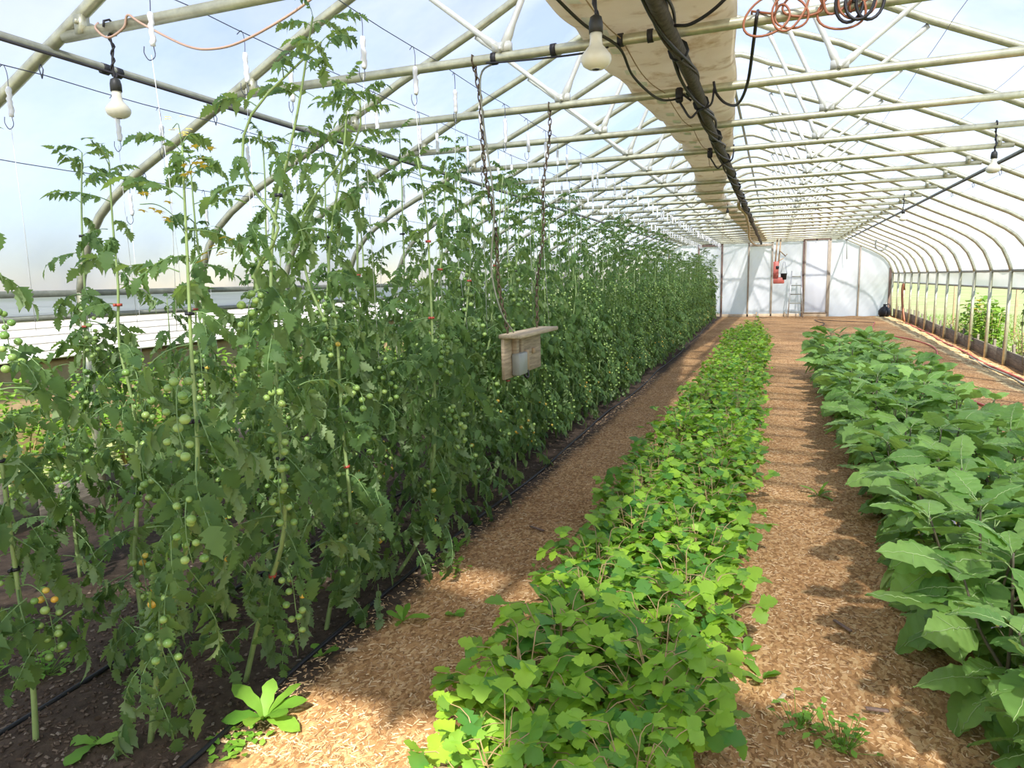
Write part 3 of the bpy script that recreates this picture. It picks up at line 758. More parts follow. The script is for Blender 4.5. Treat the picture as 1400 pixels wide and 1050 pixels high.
# ------------------------------------------------------------------ leaves
def blade(L, W, prof, fold, curl, tw=0.0, mids=0):
    """leaf blade along +x: prof = [(t, halfwidth ratio)], folded along the midrib and curled down"""
    V = []; F = []; cols = 3 if mids == 0 else 5
    for t, w in prof:
        z = -curl * L * t * t; x = L * t * (1 - .12 * abs(curl) * t)
        a = tw * t
        row = [(-w * W)] + ([-w * W * .5] if mids else []) + [0.0] + ([w * W * .5] if mids else []) + [w * W]
        for yy in row:
            zz = fold * abs(yy) - (mids * yy * yy / max(W, 1e-6))
            V.append((x - .12 * abs(yy), yy * cos(a) - zz * sin(a), z + zz * cos(a) + yy * sin(a)))
    n = len(prof)
    for i in range(n - 1):
        for c in range(cols - 1):
            a, b = i * cols + c, i * cols + c + 1
            F += [(a, a + cols, b + cols), (a, b + cols, b)]
    return np.array(V), np.array(F)

TOM = [(0, .02), (.10, .26), (.19, .44), (.25, .27), (.38, .48), (.45, .27), (.57, .38), (.64, .20), (.76, .26), (.83, .12), (1, .0)]
def tomato_leaf(seed, Ln=.25, simple=False):
    r = random.Random(seed); g = Geo()
    prof = TOM if not simple else [(0, .03), (.2, .36), (.45, .38), (.75, .22), (1, 0)]
    el0 = r.uniform(-.1, .25); dr = r.uniform(.5, 1.5)
    pts = [np.zeros(3)]; els = []
    n = 6
    for i in range(n):
        e = el0 - dr * (i + .5) / n; els.append(e)
        pts.append(pts[-1] + Ln / n * np.array((cos(e), .10 * sin(seed + i), sin(e))))
    pts = np.array(pts)
    g.add(*tube(pts, np.linspace(.0032, .0014, n + 1), 3 if simple else 4, False), 1)
    def at(s):
        k = s * n; i = min(int(k), n - 1); return pts[i] + (pts[i + 1] - pts[i]) * (k - i), els[i]
    for s, ll in ((.26, .052), (.46, .078), (.66, .080), (.86, .070)):
        p, e = at(s)
        for sd in (-1, 1):
            L = ll * r.uniform(.8, 1.25)
            V, F = blade(L, L * .72, prof, r.uniform(-.1, .65), r.uniform(.1, .7), r.uniform(-.5, .5))
            g.add(xf(V, p, rot(sd * r.uniform(.8, 1.25), e + r.uniform(-.7, .15), sd * r.uniform(-.2, .7))), F, 0)
    if not simple:
        for s in (.36, .56, .76):
            p, e = at(s)
            for sd in (-1, 1):
                if r.random() < .7:
                    L = .03 * r.uniform(.7, 1.2); V, F = blade(L, L, [(0, .05), (.4, .42), (1, 0)], .2, .3)
                    g.add(xf(V, p, rot(sd * 1.2, e - .2, 0)), F, 0)
    L = .095 * r.uniform(.85, 1.2); V, F = blade(L, L * .78, prof, r.uniform(.0, .5), r.uniform(.1, .6), r.uniform(-.4, .4))
    g.add(xf(V, pts[-1], rot(0, els[-1] - .1, r.uniform(-.4, .4))), F, 0)
    return g
TL = [tomato_leaf(i) for i in range(10)]
TLM = [g.mesh('leaf', [M_tleaf, M_trach]) for g in TL]
TLS = [tomato_leaf(40 + i, simple=True).arrays() for i in range(10)]

def leaf_specs(r, path, z0, h, dens, size):
    """where the leaves sit on a tomato stem: (point, azimuth, elevation, roll, scale)"""
    out = []; az = r.uniform(0, 6.3); z = z0
    zs = [p[2] for p in path]
    while z < h - .02:
        i = max(0, min(len(path) - 2, int(np.searchsorted(zs, z)) - 1)); t = (z - zs[i]) / max(1e-6, zs[i + 1] - zs[i])
        p = path[i] * (1 - t) + path[i + 1] * t
        f = z / h
        sc = size * (.88 if f < .62 else .88 - (f - .62) * .9)
        el = (-.35 + .35 * f if f < .7 else -.1 + 2.4 * (f - .7)) + r.uniform(-.35, .35)
        out.append((p, az, el, r.uniform(-.5, .5), sc * r.uniform(.8, 1.25)))
        dd = dens * (1.3 if f < .62 else .22)
        for _ in range(int(dd) + (r.random() < dd % 1)):
            out.append((p + np.array((r.uniform(-.16, .16), r.uniform(-.16, .16), r.uniform(-.06, .06))), r.uniform(0, 6.3), el + r.uniform(-.5, .5), r.uniform(-.8, .8), sc * r.uniform(.7, 1.1)))
        az += 2.4 + r.uniform(-.4, .4); z += r.uniform(.060, .080) * (1.0 if f < .62 else 1.35)
    for k in range(5):
        out.append((path[-1] - np.array((0, 0, .02 * k)), az + 2.4 * k, .95 - .12 * k + r.uniform(-.2, .2), r.uniform(-.3, .3), size * r.uniform(.35, .6)))
    return out

# fruit
V, F = icos(.0165, 2); ME_fg = make_mesh('fruit', V * np.array((1, 1, .93)), F, np.zeros(len(F)), M_fgreen); ME_fy = make_mesh('fruit', V * np.array((1, 1, .93)), F, np.zeros(len(F)), M_fyellow)
V1, F1 = icos(.0165, 1)
def truss_geo(seed, n):
    r = random.Random(seed); L = .05 + .014 * n
    P = smooth_path([(0, 0, 0), (.08, 0, .015), (.15, 0, -.03), (.17, 0, -.03 - L * .5), (.165, .01, -.03 - L)], 4)
    g = Geo(); g.add(*tube(P, np.linspace(.003, .0016, len(P)), 4)); spots = []
    for k in range(n):
        t = .35 + .65 * k / (n - 1); i = min(int(t * (len(P) - 1)), len(P) - 2); p = P[i]
        a = k * 2.3 + r.uniform(-.4, .4); d = np.array((cos(a), sin(a), -.35)); q = p + d * r.uniform(.024, .042)
        g.add(*tube([p, p + d * .012, q], .0011, 3, False)); spots.append(q)
    return g, spots
TRG = [truss_geo(i, n) for i, n in enumerate((10, 12, 14, 11, 17))]
TRM = [g.mesh('fruit_truss', M_trach) for g, _ in TRG]
g = Geo(); r = random.Random(4); g.add(*tube(smooth_path([(0, 0, 0), (.05, 0, .04), (.10, 0, .05), (.15, .01, .03)], 4), .0016, 3))
for k in range(9):
    p = np.array((.05 + .012 * k, r.uniform(-.03, .03), .04 + r.uniform(-.02, .03)))
    for j in range(5):
        V, F = blade(.016, .008, [(0, .1), (.4, .5), (1, 0)], .2, .3); g.add(xf(V, p, rot(j * 1.257, .3, 0)), F, 1)
ME_flow = g.mesh('flower_spray', [M_trach, M_flower])
g = Geo(); V, F = lathe([(.013, -.006), (.016, -.006), (.016, .006), (.013, .006)], 10); g.add(V, F); g.add(*box((.02, 0, 0), (.014, .008, .012)))
ME_clipb = g.mesh('stem_clip', M_clip); ME_clipr = g.mesh('stem_clip', M_redclip)

def stem_path(base, top, r, pts=None):
    if pts is not None:
        return smooth_path([np.array(p) - np.array(base) for p in pts], 5)
    b = np.zeros(3); t = np.array(top) - np.array(base); P = []
    n = 9
    for i in range(n + 1):
        f = i / n; q = b * (1 - f) + t * f
        s = sin(pi * min(1, f * 1.1))
        P.append(q + np.array((r.uniform(-.03, .03) * s + .10 * s * (t[0] > 0) * 0, r.uniform(-.03, .03) * s, 0)))
    return smooth_path(P, 3)

def tomato(base, path, seed, lab, near, dens=.75, size=1.0, z0=.32, nfruit=5, fruit_az=None, flowers=0, group='tomato plants', side_shoot=False):
    r = random.Random(seed)
    t = thing('tomato_plant', lab, 'tomato plant', base, 0, group)
    h = path[-1][2]
    g = Geo(); g.add(*tube(path, np.linspace(.0125, .0035, len(path)), 6))
    sm = g.mesh('stem', M_tstem); link('stem', sm, t)
    paths = [(path, z0, h)]
    if side_shoot:
        k = int(len(path) * .55); P = [path[k]] + [path[k] + (path[min(len(path) - 1, k + j)] - path[k]) * 1.0 + np.array((.05 * j ** .6 * r.choice((-1, 1)) * .6, -.03 * j ** .5, 0)) for j in range(2, len(path) - k, 3)]
        P = smooth_path(P, 3); g = Geo(); g.add(*tube(P, np.linspace(.008, .004, len(P)), 5)); link('side_shoot', g.mesh('side_shoot', M_tstem), t)
        paths.append((P, P[0][2] + .1, P[-1][2]))
    for pth, za, hh in paths:
        for p, az, el, ro, sc in leaf_specs(r, pth, za, hh, dens, size):
            link('leaf', TLM[r.randrange(len(TLM))], t, p, (ro, -el, az), sc)
    z = .55 + r.uniform(0, .15)
    zs = [p[2] for p in path]
    for k in range(nfruit):
        if z > h - .7: break
        i = int(np.clip(np.searchsorted(zs, z), 0, len(path) - 1)); p = path[i]
        q = r.randrange(5); a = r.uniform(-1.5, .5) if fruit_az is None else fruit_az + r.uniform(-.7, .7)
        sc = r.uniform(.9, 1.12)
        tr = link('fruit_truss', TRM[q], t, p, (0, 0, a), sc)
        for n_, s_ in enumerate(TRG[q][1]):
            ripe = (k == 0 and r.random() < .22) or r.random() < .012
            link('fruit', ME_fy if ripe else ME_fg, tr, s_, None, r.uniform(.72, 1.06))
        z += r.uniform(.30, .46)
    for k in range(4):
        i = int(len(path) * (.2 + .18 * k)); link('stem_clip', ME_clipr if r.random() < .35 else ME_clipb, t, path[i], (0, 0, r.uniform(0, 6)))
    for k in range(flowers):
        link('flower_spray', ME_flow, t, path[-1 - 2 * k], (0, -.3, r.uniform(0, 6.3)), 1.2)
    return t

# the plants the photo lets you follow from root to tip
A = [
    ((-2.10, 1.65, 0), [(-2.10, 1.65, -.02), (-2.07, 1.65, .28), (-2.08, 1.65, .66), (-2.08, 1.65, 1.0), (-2.09, 1.66, 1.4), (-2.12, 1.68, 1.9), (-2.16, 1.7, 2.3)], 'leftmost tomato plant, its bare lower stem close to the camera', dict(dens=1.9, z0=.5, nfruit=4, size=1.15, fruit_az=-.6)),
    ((-1.66, 1.80, 0), [(-1.67, 1.80, -.03), (-1.55, 1.80, .44), (-1.40, 1.80, .78), (-1.29, 1.80, 1.15), (-1.27, 1.80, 1.55), (-1.25, 1.80, 1.87), (-1.23, 1.80, 2.22)], 'nearest path-side tomato plant with yellow blossom at its tip', dict(dens=1.1, z0=.2, nfruit=5, flowers=4, fruit_az=-.9, size=1.1)),
    ((-1.62, 2.27, 0), [(-1.62, 2.27, -.03), (-1.48, 2.27, .38), (-1.33, 2.27, .76), (-1.32, 2.27, 1.26), (-1.31, 2.27, 1.74), (-1.26, 2.27, 2.05), (-1.13, 2.27, 2.4), (-1.03, 2.27, 2.74)], 'tallest tomato plant, its tip rising past the tie bars', dict(dens=1.2, z0=.25, nfruit=4, fruit_az=-.9, side_shoot=True, size=1.1)),
    ((-3.42, 2.85, 0), [(-3.42, 2.85, -.03), (-3.40, 2.85, .47), (-3.23, 2.85, 1.07), (-3.11, 2.85, 1.68), (-3.06, 2.85, 2.16), (-3.0, 2.85, 2.52)], 'tomato plant standing clear against the film at the far left', dict(dens=2.2, z0=.3, nfruit=4, fruit_az=-.9, size=1.15)),
    ((-1.56, 2.80, 0), [(-1.56, 2.80, -.03), (-1.51, 2.80, .16), (-1.37, 2.80, .57), (-1.38, 2.80, 1.09), (-1.38, 2.80, 1.56), (-1.40, 2.80, 1.9), (-1.28, 2.80, 2.39), (-1.25, 2.80, 2.66)], 'third path-side tomato plant with clustered green fruit at eye level', dict(dens=1.5, z0=.25, nfruit=6, fruit_az=-.9, side_shoot=True, size=1.1)),
    ((-1.55, 3.50, 0), [(-1.55, 3.50, -.03), (-1.34, 3.50, .33), (-1.24, 3.50, .87), (-1.23, 3.50, 1.38), (-1.23, 3.50, 1.84), (-1.24, 3.50, 2.2), (-1.28, 3.5, 2.45)], 'path-side tomato plant just left of the hanging board', dict(dens=1.6, z0=.2, nfruit=6, fruit_az=-.7, size=1.1)),
]
for k, (b, pts, lab, kw) in enumerate(A):
    tomato(b, stem_path(b, None, random.Random(k), pts), 100 + k, lab, True, **kw)
ra = random.Random(77)
def row_plant(x, y, xt, h, seed):
    r = random.Random(seed); b = (x + r.uniform(-.05, .05), y, gz(y))
    return b, stem_path(b, (xt + r.uniform(-.06, .06), y + r.uniform(-.06, .06), gz(y) + h), r)
NEAR = []
for k, y in enumerate((3.15, 4.0, 4.45, 4.95, 5.45)):
    NEAR.append((-1.60, y, -1.38, (2.45, 2.5, 2.4, 2.55, 2.5)[k], ['tomato plant between the eye-level fruit clusters and the hanging board', 'path-side tomato plant directly behind the near chain of the hanging board', 'path-side tomato plant behind the middle of the hanging board', 'path-side tomato plant behind the far chain of the hanging board', 'first path-side tomato plant beyond the hanging board'][k], .95))
for k, y in enumerate((2.2, 2.7, 3.2, 3.7, 4.25, 4.8, 5.4)):
    NEAR.append((-2.12, y, -2.06, (2.3, 2.35, 2.6, 2.7, 2.5, 2.9, 2.5)[k], 'tomato plant in the second row from the path, %s from the camera' % WORDS[k + 1], .75))
for k, y in enumerate((3.7, 4.5, 5.3)):
    NEAR.append((-3.30, y, -3.06, (2.2, 2.3, 2.2)[k], 'tomato plant in the third row from the path, %s from the camera' % WORDS[k + 1], .3))
for k, y in enumerate((4.1, 5.0)):
    NEAR.append((-3.85, y, -3.76, (1.7, 1.9)[k], 'tomato plant by the left curtain, %s from the camera' % WORDS[k], .3))
for k, (x, y, xt, h, lab, dn) in enumerate(NEAR):
    b, p = row_plant(x, y, xt, h, 300 + k)
    tomato(b, p, 300 + k, lab, True, dens=dn + (.9 if x > -2.5 else 1.6), z0=.2, nfruit=4 if x > -2.5 else 2, fruit_az=-.6, size=1.08)

b, p = row_plant(-2.2, 5.95, -2.25, 3.02, 391)
tomato(b, p, 391, 'very tall thin tomato plant rising above the second row behind the chains', True, dens=.9, nfruit=4, fruit_az=-.6, size=1.1)
# farther plants: stem, joined foliage, joined fruit
def far_variant(seed, h):
    r = random.Random(seed); path = stem_path((0, 0, 0), (r.uniform(-.08, .16), r.uniform(-.08, .08), h), r)
    g = Geo(); g.add(*tube(path, np.linspace(.012, .005, len(path)), 5)); sm = g.mesh('stem', M_tstem)
    g = Geo()
    for p, az, el, ro, sc in leaf_specs(r, path, .22, h, 1.0, 1.08) + [q for q in leaf_specs(r, path, .2, h * .92, .35, 1.0)]:
        V, F, M = TLS[r.randrange(len(TLS))]
        g.add(xf(V, p, rot(az, el, ro), sc), F, M)
    fm = g.mesh('foliage', [M_tleaf, M_trach])
    gf = Geo()
    for k in range(4):
        z = .55 + .36 * k; i = int(np.clip(z / h * len(path), 0, len(path) - 1)); a = r.uniform(-1.4, .6)
        gg, sp = TRG[r.randrange(5)]
        Vt, Ft, Mt = gg.arrays(); gf.add(xf(Vt, path[i], rot(a), 1), Ft, 0)
        for q in sp: gf.add(xf(V1, path[i] + rot(a) @ q, None, r.uniform(.75, 1.05)), F1, 2 if (k == 0 and r.random() < .2) else 1)
    return sm, fm, gf.mesh('fruit_trusses', [M_trach, M_fgreen, M_fyellow]), h
FV = [far_variant(500 + k, h) for k, h in enumerate((2.35, 2.5, 2.2, 2.65, 2.3, 2.45))]
def far_plant(x, y, lab, hs, r, group):
    sm, fm, fr, h = FV[r.randrange(len(FV))]
    t = thing('tomato_plant', lab, 'tomato plant', (x + r.uniform(-.05, .05), y, gz(y)), r.uniform(-.8, .8), group)
    t.scale = (1, 1, hs * r.uniform(.93, 1.08))
    link('stem', sm, t); f = link('foliage', fm, t); f['kind'] = 'stuff'; f2 = link('fruit_trusses', fr, t); f2['kind'] = 'stuff'
r = random.Random(9)
y = 5.9
while y < 27.4:
    hs = 1.06 - .19 * min(1, max(0, (y - 7) / 15))
    far_plant(-1.66, y, 'leafy tomato plant in the far stretch of the row beside the path', hs, r, 'far tomato plants beside the path')
    far_plant(-2.15, y + .2, 'leafy tomato plant in the far stretch of the second row from the path', hs * 1.03, r, 'far tomato plants in the second row')
    y += .46
y = 6.2
while y < 15:
    far_plant(-3.25, y, 'tomato plant in the far stretch of the third row from the path', .92, r, 'far tomato plants in the third row'); y += .75
y = 6.0
while y < 13:
    far_plant(-3.85, y, 'tomato plant in the far stretch by the left curtain', .72, r, 'far tomato plants by the left curtain'); y += .95

# ------------------------------------------------------------------ herb row in the middle
HERB = [(0, .03), (.20, .12), (.36, .36), (.44, .50), (.50, .44), (.56, .55), (.63, .33), (.70, .40), (.78, .42), (.84, .28), (.92, .24), (1, .03)]
def herb_leaf(seed):
    r = random.Random(seed); g = Geo(); Lp = r.uniform(.05, .09)
    P = [(0, 0, 0), (Lp * .5, 0, .008), (Lp, 0, .0)]
    g.add(*tube(P, .0019, 3, False), 1)
    for a, s in ((0, 1.0), (1.15, .85), (-1.15, .85)):
        L = .070 * s * r.uniform(.85, 1.15)
        V, F = blade(L, L * .98, HERB, r.uniform(-.1, .4), r.uniform(-.1, .5), r.uniform(-.25, .25))
        g.add(xf(V, P[-1], rot(a + r.uniform(-.2, .2), r.uniform(-.15, .25), r.uniform(-.2, .2))), F, 0)
    return g
HL = [herb_leaf(i) for i in range(8)]; HLM = [g.mesh('leaf', [M_mleaf, M_mstem]) for g in HL]; HLA = [g.arrays() for g in HL]
def herb_plan(seed, R, H, nst):
    r = random.Random(seed); stalks = []; leaves = []
    for k in range(nst):
        a = k * 2.4 + r.uniform(-.3, .3); f = math.sqrt((k + .5) / nst); rr = R * f * r.uniform(.8, 1.1); h = H * (1 - .50 * f * f) * r.uniform(.85, 1.12)
        P = smooth_path([(.04 * cos(a), .04 * sin(a), 0), (rr * .45 * cos(a), rr * .45 * sin(a), h * .55), (rr * cos(a), rr * sin(a), h)], 4)
        stalks.append(P)
        nl = 7
        for j in range(nl):
            t = .45 + .55 * (j + 1) / nl; i = min(len(P) - 1, int(t * (len(P) - 1))); p = P[i]
            la = a + r.uniform(-1.9, 1.9) if j < nl - 1 else a + r.uniform(-.6, .6)
            leaves.append((p, la, r.uniform(-.1, .65) - .35 * f, r.uniform(-.4, .4), r.uniform(.75, 1.2)))
    return stalks, leaves
def stalk_mesh(st):
    g = Geo()
    for P in st: g.add(*tube(P, np.linspace(.0045, .0022, len(P)), 4))
    return g
HPLAN = [herb_plan(i, .27, .43, 20) for i in range(6)]
HST = [stalk_mesh(s).mesh('stalks', M_mstem) for s, _ in HPLAN]
def herb_far(i):
    g = Geo(); r = random.Random(i)
    for p, az, el, ro, sc in HPLAN[i][1]:
        V, F, M = HLA[r.randrange(8)]; g.add(xf(V, p, rot(az, el, ro), sc), F, M)
    return g.mesh('foliage', [M_mleaf, M_mstem])
HFAR = [herb_far(i) for i in range(6)]
r = random.Random(21)
spots = []
y = 1.72; k = 0
while y < 17.6:
    for c, x in enumerate((-.20, .20)):
        spots.append((x + r.uniform(-.06, .06) + (.10 if y < 2.0 and not c else 0), y + (.2 if c else 0) + r.uniform(-.05, .05), c, k))
    y += .42; k += 1
spots = [s for s in spots if not (14.8 < s[1] < 15.2)] + [(-.2, 18.6, 2, 0), (.12, 19.0, 2, 1), (.05, 19.6, 2, 2)]
for x, y, c, k in spots:
    i = r.randrange(6)
    if c == 2: lab = 'bright green leafy herb plant in the small clump past the row end'
    elif k < 20: lab = 'bright green herb plant, %s from the camera in the middle row, %s file' % (WORDS[k], ('left', 'right')[c])
    else: lab = 'bright green leafy herb plant in the far stretch of the middle row, %s file' % ('left', 'right')[c]
    t = thing('herb_plant', lab, 'herb', (x, y, gz(y)), r.uniform(0, 6.3), 'leafy herb plants in the middle row')
    s = r.uniform(.9, 1.12); t.scale = (s, s, s * r.uniform(.92, 1.08))
    st = link('stalks', HST[i], t)
    if y < 4.4:
        rr = random.Random(k * 7 + c)
        for p, az, el, ro, sc in HPLAN[i][1]: link('leaf', HLM[rr.randrange(8)], t, p, (ro, -el, az), sc)
    else:
        f = link('foliage', HFAR[i], t); f['kind'] = 'stuff'

# ------------------------------------------------------------------ eggplants
_e = smooth_path([(t, w, 0) for t, w in [(0, .06), (.09, .27), (.20, .44), (.29, .38), (.41, .48), (.50, .37), (.61, .42), (.70, .29), (.80, .28), (.91, .14), (1, .0)]], 2)
EGG = [(float(q[0]), max(0.0, float(q[1]))) for q in _e]
def egg_leaf(seed):
    r = random.Random(seed); g = Geo(); L = .215 * r.uniform(.85, 1.15); lp = .07
    V, F = blade(L, L * .80, EGG, r.uniform(-.05, .30), r.uniform(.15, .6), r.uniform(-.3, .3), r.uniform(.2, .8))
    V = V + np.random.default_rng(seed).normal(0, .0025, V.shape)
    g.add(V + np.array((lp, 0, 0)), F, 0)
    mid = V[2::5] + np.array((lp, 0, .0015))
    g.add(*tube(np.concatenate([[(0, 0, -.004), (lp * .5, 0, .004)], mid]), np.linspace(.0034, .001, len(mid) + 2), 4, False), 1)
    for j in (2, 6, 10):
        for c in (0, 4):
            g.add(*tube([V[j * 5 + 2] + np.array((lp, 0, .001)), V[(j + 3) * 5 + c] * .85 + V[j * 5 + 2] * .15 + np.array((lp, 0, .002))], [.0013, .0006], 3, False), 1)
    return g
EL = [egg_leaf(i) for i in range(9)]; ELM = [g.mesh('leaf', [M_eleaf, M_evein]) for g in EL]; ELA = [g.arrays() for g in EL]
def egg_plan(seed):
    r = random.Random(seed); br = []; lv = []; fl = []
    for b in range(5):
        a = b * 1.257 + r.uniform(-.3, .3); R = r.uniform(.16, .26) if b else .04; H = r.uniform(.50, .66) if b else .68
        P = smooth_path([(0, 0, -.02), (.02 * cos(a), .02 * sin(a), .18), (R * .6 * cos(a), R * .6 * sin(a), H * .62), (R * cos(a), R * sin(a), H)], 4); br.append(P)
        for j in range(11):
            t = .20 + .80 * (j + 1) / 11; p = P[min(len(P) - 1, int(t * (len(P) - 1)))]
            f = p[2] / .66
            la = a + r.uniform(-2.0, 2.0)
            lv.append((p, la, -.45 + .95 * f + r.uniform(-.5, .5), r.uniform(-.7, .7), r.uniform(.75, 1.2) * (1.05 if f < .8 else .85)))
        for j in range(3): lv.append((P[-1] - np.array((0, 0, .015 * j)), a + 2.1 * j, r.uniform(.4, 1.0), r.uniform(-.4, .4), r.uniform(.45, .75)))
        if r.random() < .6: fl.append((P[len(P) * 2 // 3], a))
    return br, lv, fl
EP = [egg_plan(i) for i in range(6)]
def egg_stem(b):
    g = Geo()
    for P in b: g.add(*tube(P, np.linspace(.010, .004, len(P)), 5))
    return g.mesh('stem', M_estem)
EST = [egg_stem(b) for b, _, _ in EP]
def egg_far(i):
    g = Geo(); r = random.Random(i)
    for p, az, el, ro, sc in EP[i][1]:
        V, F, M = ELA[r.randrange(9)]; g.add(xf(V, p, rot(az, el, ro), sc), F, M)
    return g.mesh('foliage', [M_eleaf, M_evein])
EFAR = [egg_far(i) for i in range(6)]
g = Geo()
for j in range(5):
    V, F = blade(.022, .022, [(0, .15), (.5, .5), (1, 0)], .2, .2); g.add(xf(V, (0, 0, 0), rot(j * 1.257, .15, 0)), F, 0)
V, F = lathe([(.004, 0), (.003, .012), (0, .013)], 6); g.add(V, F, 1); g.add(*tube([(0, 0, 0), (-.01, 0, -.03)], .002, 4), 2)
ME_eflow = g.mesh('flower', [M_mauve, M_flower, M_estem])
r = random.Random(31); y = 2.45; k = 0
while y < 13.4:
    for c, x in enumerate((1.52, 2.06)):
        i = r.randrange(6); yy = y + (.25 if c else 0) + r.uniform(-.05, .05)
        if k < 30: lab = 'broad-leaved eggplant, %s from the camera in the %s file of the eggplant row' % (WORDS[k], ('path-side', 'outer')[c])
        else: lab = 'broad-leaved eggplant at the far end of the eggplant row, %s file' % ('path-side', 'outer')[c]
        t = thing('eggplant', lab, 'eggplant', (x + r.uniform(-.05, .05), yy, gz(yy)), r.uniform(0, 6.3), 'eggplants in the right-hand row')
        s = r.uniform(.98, 1.15); t.scale = (s,) * 3
        link('stem', EST[i], t)
        if yy < 9:
            rr = random.Random(k * 5 + c)
            for p, az, el, ro, sc in EP[i][1]: link('leaf', ELM[rr.randrange(9)], t, p, (ro, -el, az), sc)
            for p, a in EP[i][2]: link('flower', ME_eflow, t, p + np.array((.05 * cos(a), .05 * sin(a), -.02)), (.6, 0, a), 1.3)
        else:
            f = link('foliage', EFAR[i], t); f['kind'] = 'stuff'
    y += .50; k += 1

# ------------------------------------------------------------------ weeds on the paths
def weed(x, y, n, L, W, el, lab, mat=None, sc=1.0, nm='weed'):
    r = random.Random(int(x * 1000 + y * 77)); t = thing(nm, lab, 'weed', (x, y, gz(y) + .005), 0)
    for k in range(n):
        V, F = blade(L * r.uniform(.7, 1.15), W, [(0, .12), (.3, .22), (.5, .40), (.65, .36), (.8, .5), (.93, .3), (1, 0)], r.uniform(.0, .35), r.uniform(.2, .8), r.uniform(-.3, .3))
        link('leaf', make_mesh('leaf', V, F, np.zeros(len(F)), mat or M_weed), t, (0, 0, 0), (r.uniform(-.3, .3), -(el + r.uniform(-.35, .35)), k * 2.4 + r.uniform(-.3, .3)), sc)
weed(-1.33, 2.06, 9, .17, .075, 1.0, 'sunlit lettuce-like weed at the edge of the bright foreground patch')
weed(-1.20, 2.98, 5, .12, .045, 1.0, 'small upright weed on the path left of the herb row')
weed(-1.34, 3.95, 5, .14, .035, 1.1, 'slender weed by the drip tube below the tomatoes')
weed(-1.40, 2.55, 4, .10, .045, .8, 'small weed between drip tube and bright patch')
weed(.58, 3.0, 6, .12, .05, .8, 'light green weed at the right edge of the herb row')
weed(.50, 3.2, 4, .09, .045, .9, 'tiny light green weed hugging the herb row on its right side')
weed(.96, 5.84, 6, .15, .045, .8, 'bright weed on the path left of the eggplants')
weed(-.97, 3.12, 6, .06, .04, .5, 'low grassy weed in the middle of the left path')
weed(-1.86, 1.72, 5, .12, .07, .5, 'round-leaved weed at the foot of the nearest tomato stem')
for x, y, n, lab in ((.72, 2.70, 30, 'bushy small-leaved weed on the right path near the herb row'), (.87, 2.62, 40, 'larger bushy small-leaved weed on the right path'), (-2.55, 2.0, 46, 'green weed clump on the bare soil at the lower left'), (-.60, 3.62, 30, 'small-leaved weed clump at the left foot of the herb row'), (-1.33, 1.9, 44, 'low clover-like mat beside the bright foreground patch'), (-2.75, 1.85, 46, 'bright green weed clump at the left frame edge'), (-1.2, 3.6, 20, 'sparse grassy weed beside the drip tube')):
    q = random.Random(n + int(100 * x)); g = Geo()
    low = 'mat' in lab
    for k in range(n):
        a = q.uniform(0, 6.3); rr = q.uniform(0, .12); p = np.array((rr * cos(a), rr * sin(a), q.uniform(.0, .02 if low else .12)))
        V, F = blade(.035 * q.uniform(.7, 1.4), .026, [(0, .15), (.5, .5), (1, 0)], .1, .3); g.add(xf(V, p, rot(q.uniform(0, 6.3), q.uniform(-.1, .8), 0)), F, 0)
        if not low: g.add(*tube([(p[0] * .3, p[1] * .3, 0), p], .0014, 3, False), 0)
    t = thing('weed_clump', lab, 'weed', (x, y, gz(y)), 0)
    f = link('foliage', g.mesh('foliage', M_weed), t); f['kind'] = 'stuff'

# ------------------------------------------------------------------ litter on the floor
def scatter(name, n, area, size, mat, seed, label, keep=None):
    q = np.random.default_rng(seed); x0, x1, ya, yb = area
    u = q.random(n); X = x0 + (x1 - x0) * q.random(n); Y = ya + (yb - ya) * u ** 1.7
    if keep is not None:
        k = keep(X, Y); X, Y = X[k], Y[k]; n = len(X)
    L = size[0] * q.uniform(.5, 1.6, n); Wd = size[1] * q.uniform(.5, 1.5, n); A = q.uniform(0, 6.3, n); T = q.uniform(-.35, .35, n)
    base = np.array([[-1, -1, 0], [1, -.8, 0], [1, .8, 0], [-1, 1, 0], [-.8, 0, .5], [.8, 0, .5]], float)
    tri = np.array([(0, 1, 5), (0, 5, 4), (3, 4, 5), (3, 5, 2), (0, 4, 3), (1, 2, 5)])
    P = np.zeros((n, 6, 3)); bx = base[:, 0][None] * L[:, None] / 2; by = base[:, 1][None] * Wd[:, None] / 2; bz = base[:, 2][None] * Wd[:, None] * .7
    P[..., 0] = X[:, None] + bx * np.cos(A)[:, None] - by * np.sin(A)[:, None]
    P[..., 1] = Y[:, None] + bx * np.sin(A)[:, None] + by * np.cos(A)[:, None]
    bump = .012 * np.sin(X * 3.1 + 1.3 * np.sin(Y * .9)) * np.sin(Y * 2.3 + X) + .008 * np.sin(X * 9 + Y * 5)
    P[..., 2] = (bump + np.array([gz(v) for v in Y]))[:, None] + .003 + bz + bx * np.sin(T)[:, None] * .3
    F = (tri[None] + (np.arange(n) * 6)[:, None, None]).reshape(-1, 3)
    o = thing(name, label, 'litter', me=make_mesh(name, P.reshape(-1, 3), F, np.zeros(len(F)), mat, False)); o['kind'] = 'stuff'
    return o
def litter_mat(name, stops):
    m, nt, p, out = new_mat(name); ge = N(nt, 'ShaderNodeNewGeometry'); r = ramp(nt, stops, ge.outputs['Random Per Island'])
    nt.links.new(r.outputs[0], p.inputs['Base Color']); p.inputs['Roughness'].default_value = .85; p.inputs['Specular IOR Level'].default_value = .2; return m
M_chip = litter_mat('wood_chip', [(0, (.28, .16, .08)), (.5, (.52, .33, .17)), (1, (.74, .56, .35))])
M_crumb = litter_mat('soil_crumb', [(0, (.05, .032, .02)), (.8, (.11, .08, .058)), (1, (.22, .18, .14))])
M_straw = litter_mat('straw', [(0, (.42, .30, .14)), (1, (.74, .62, .36))])
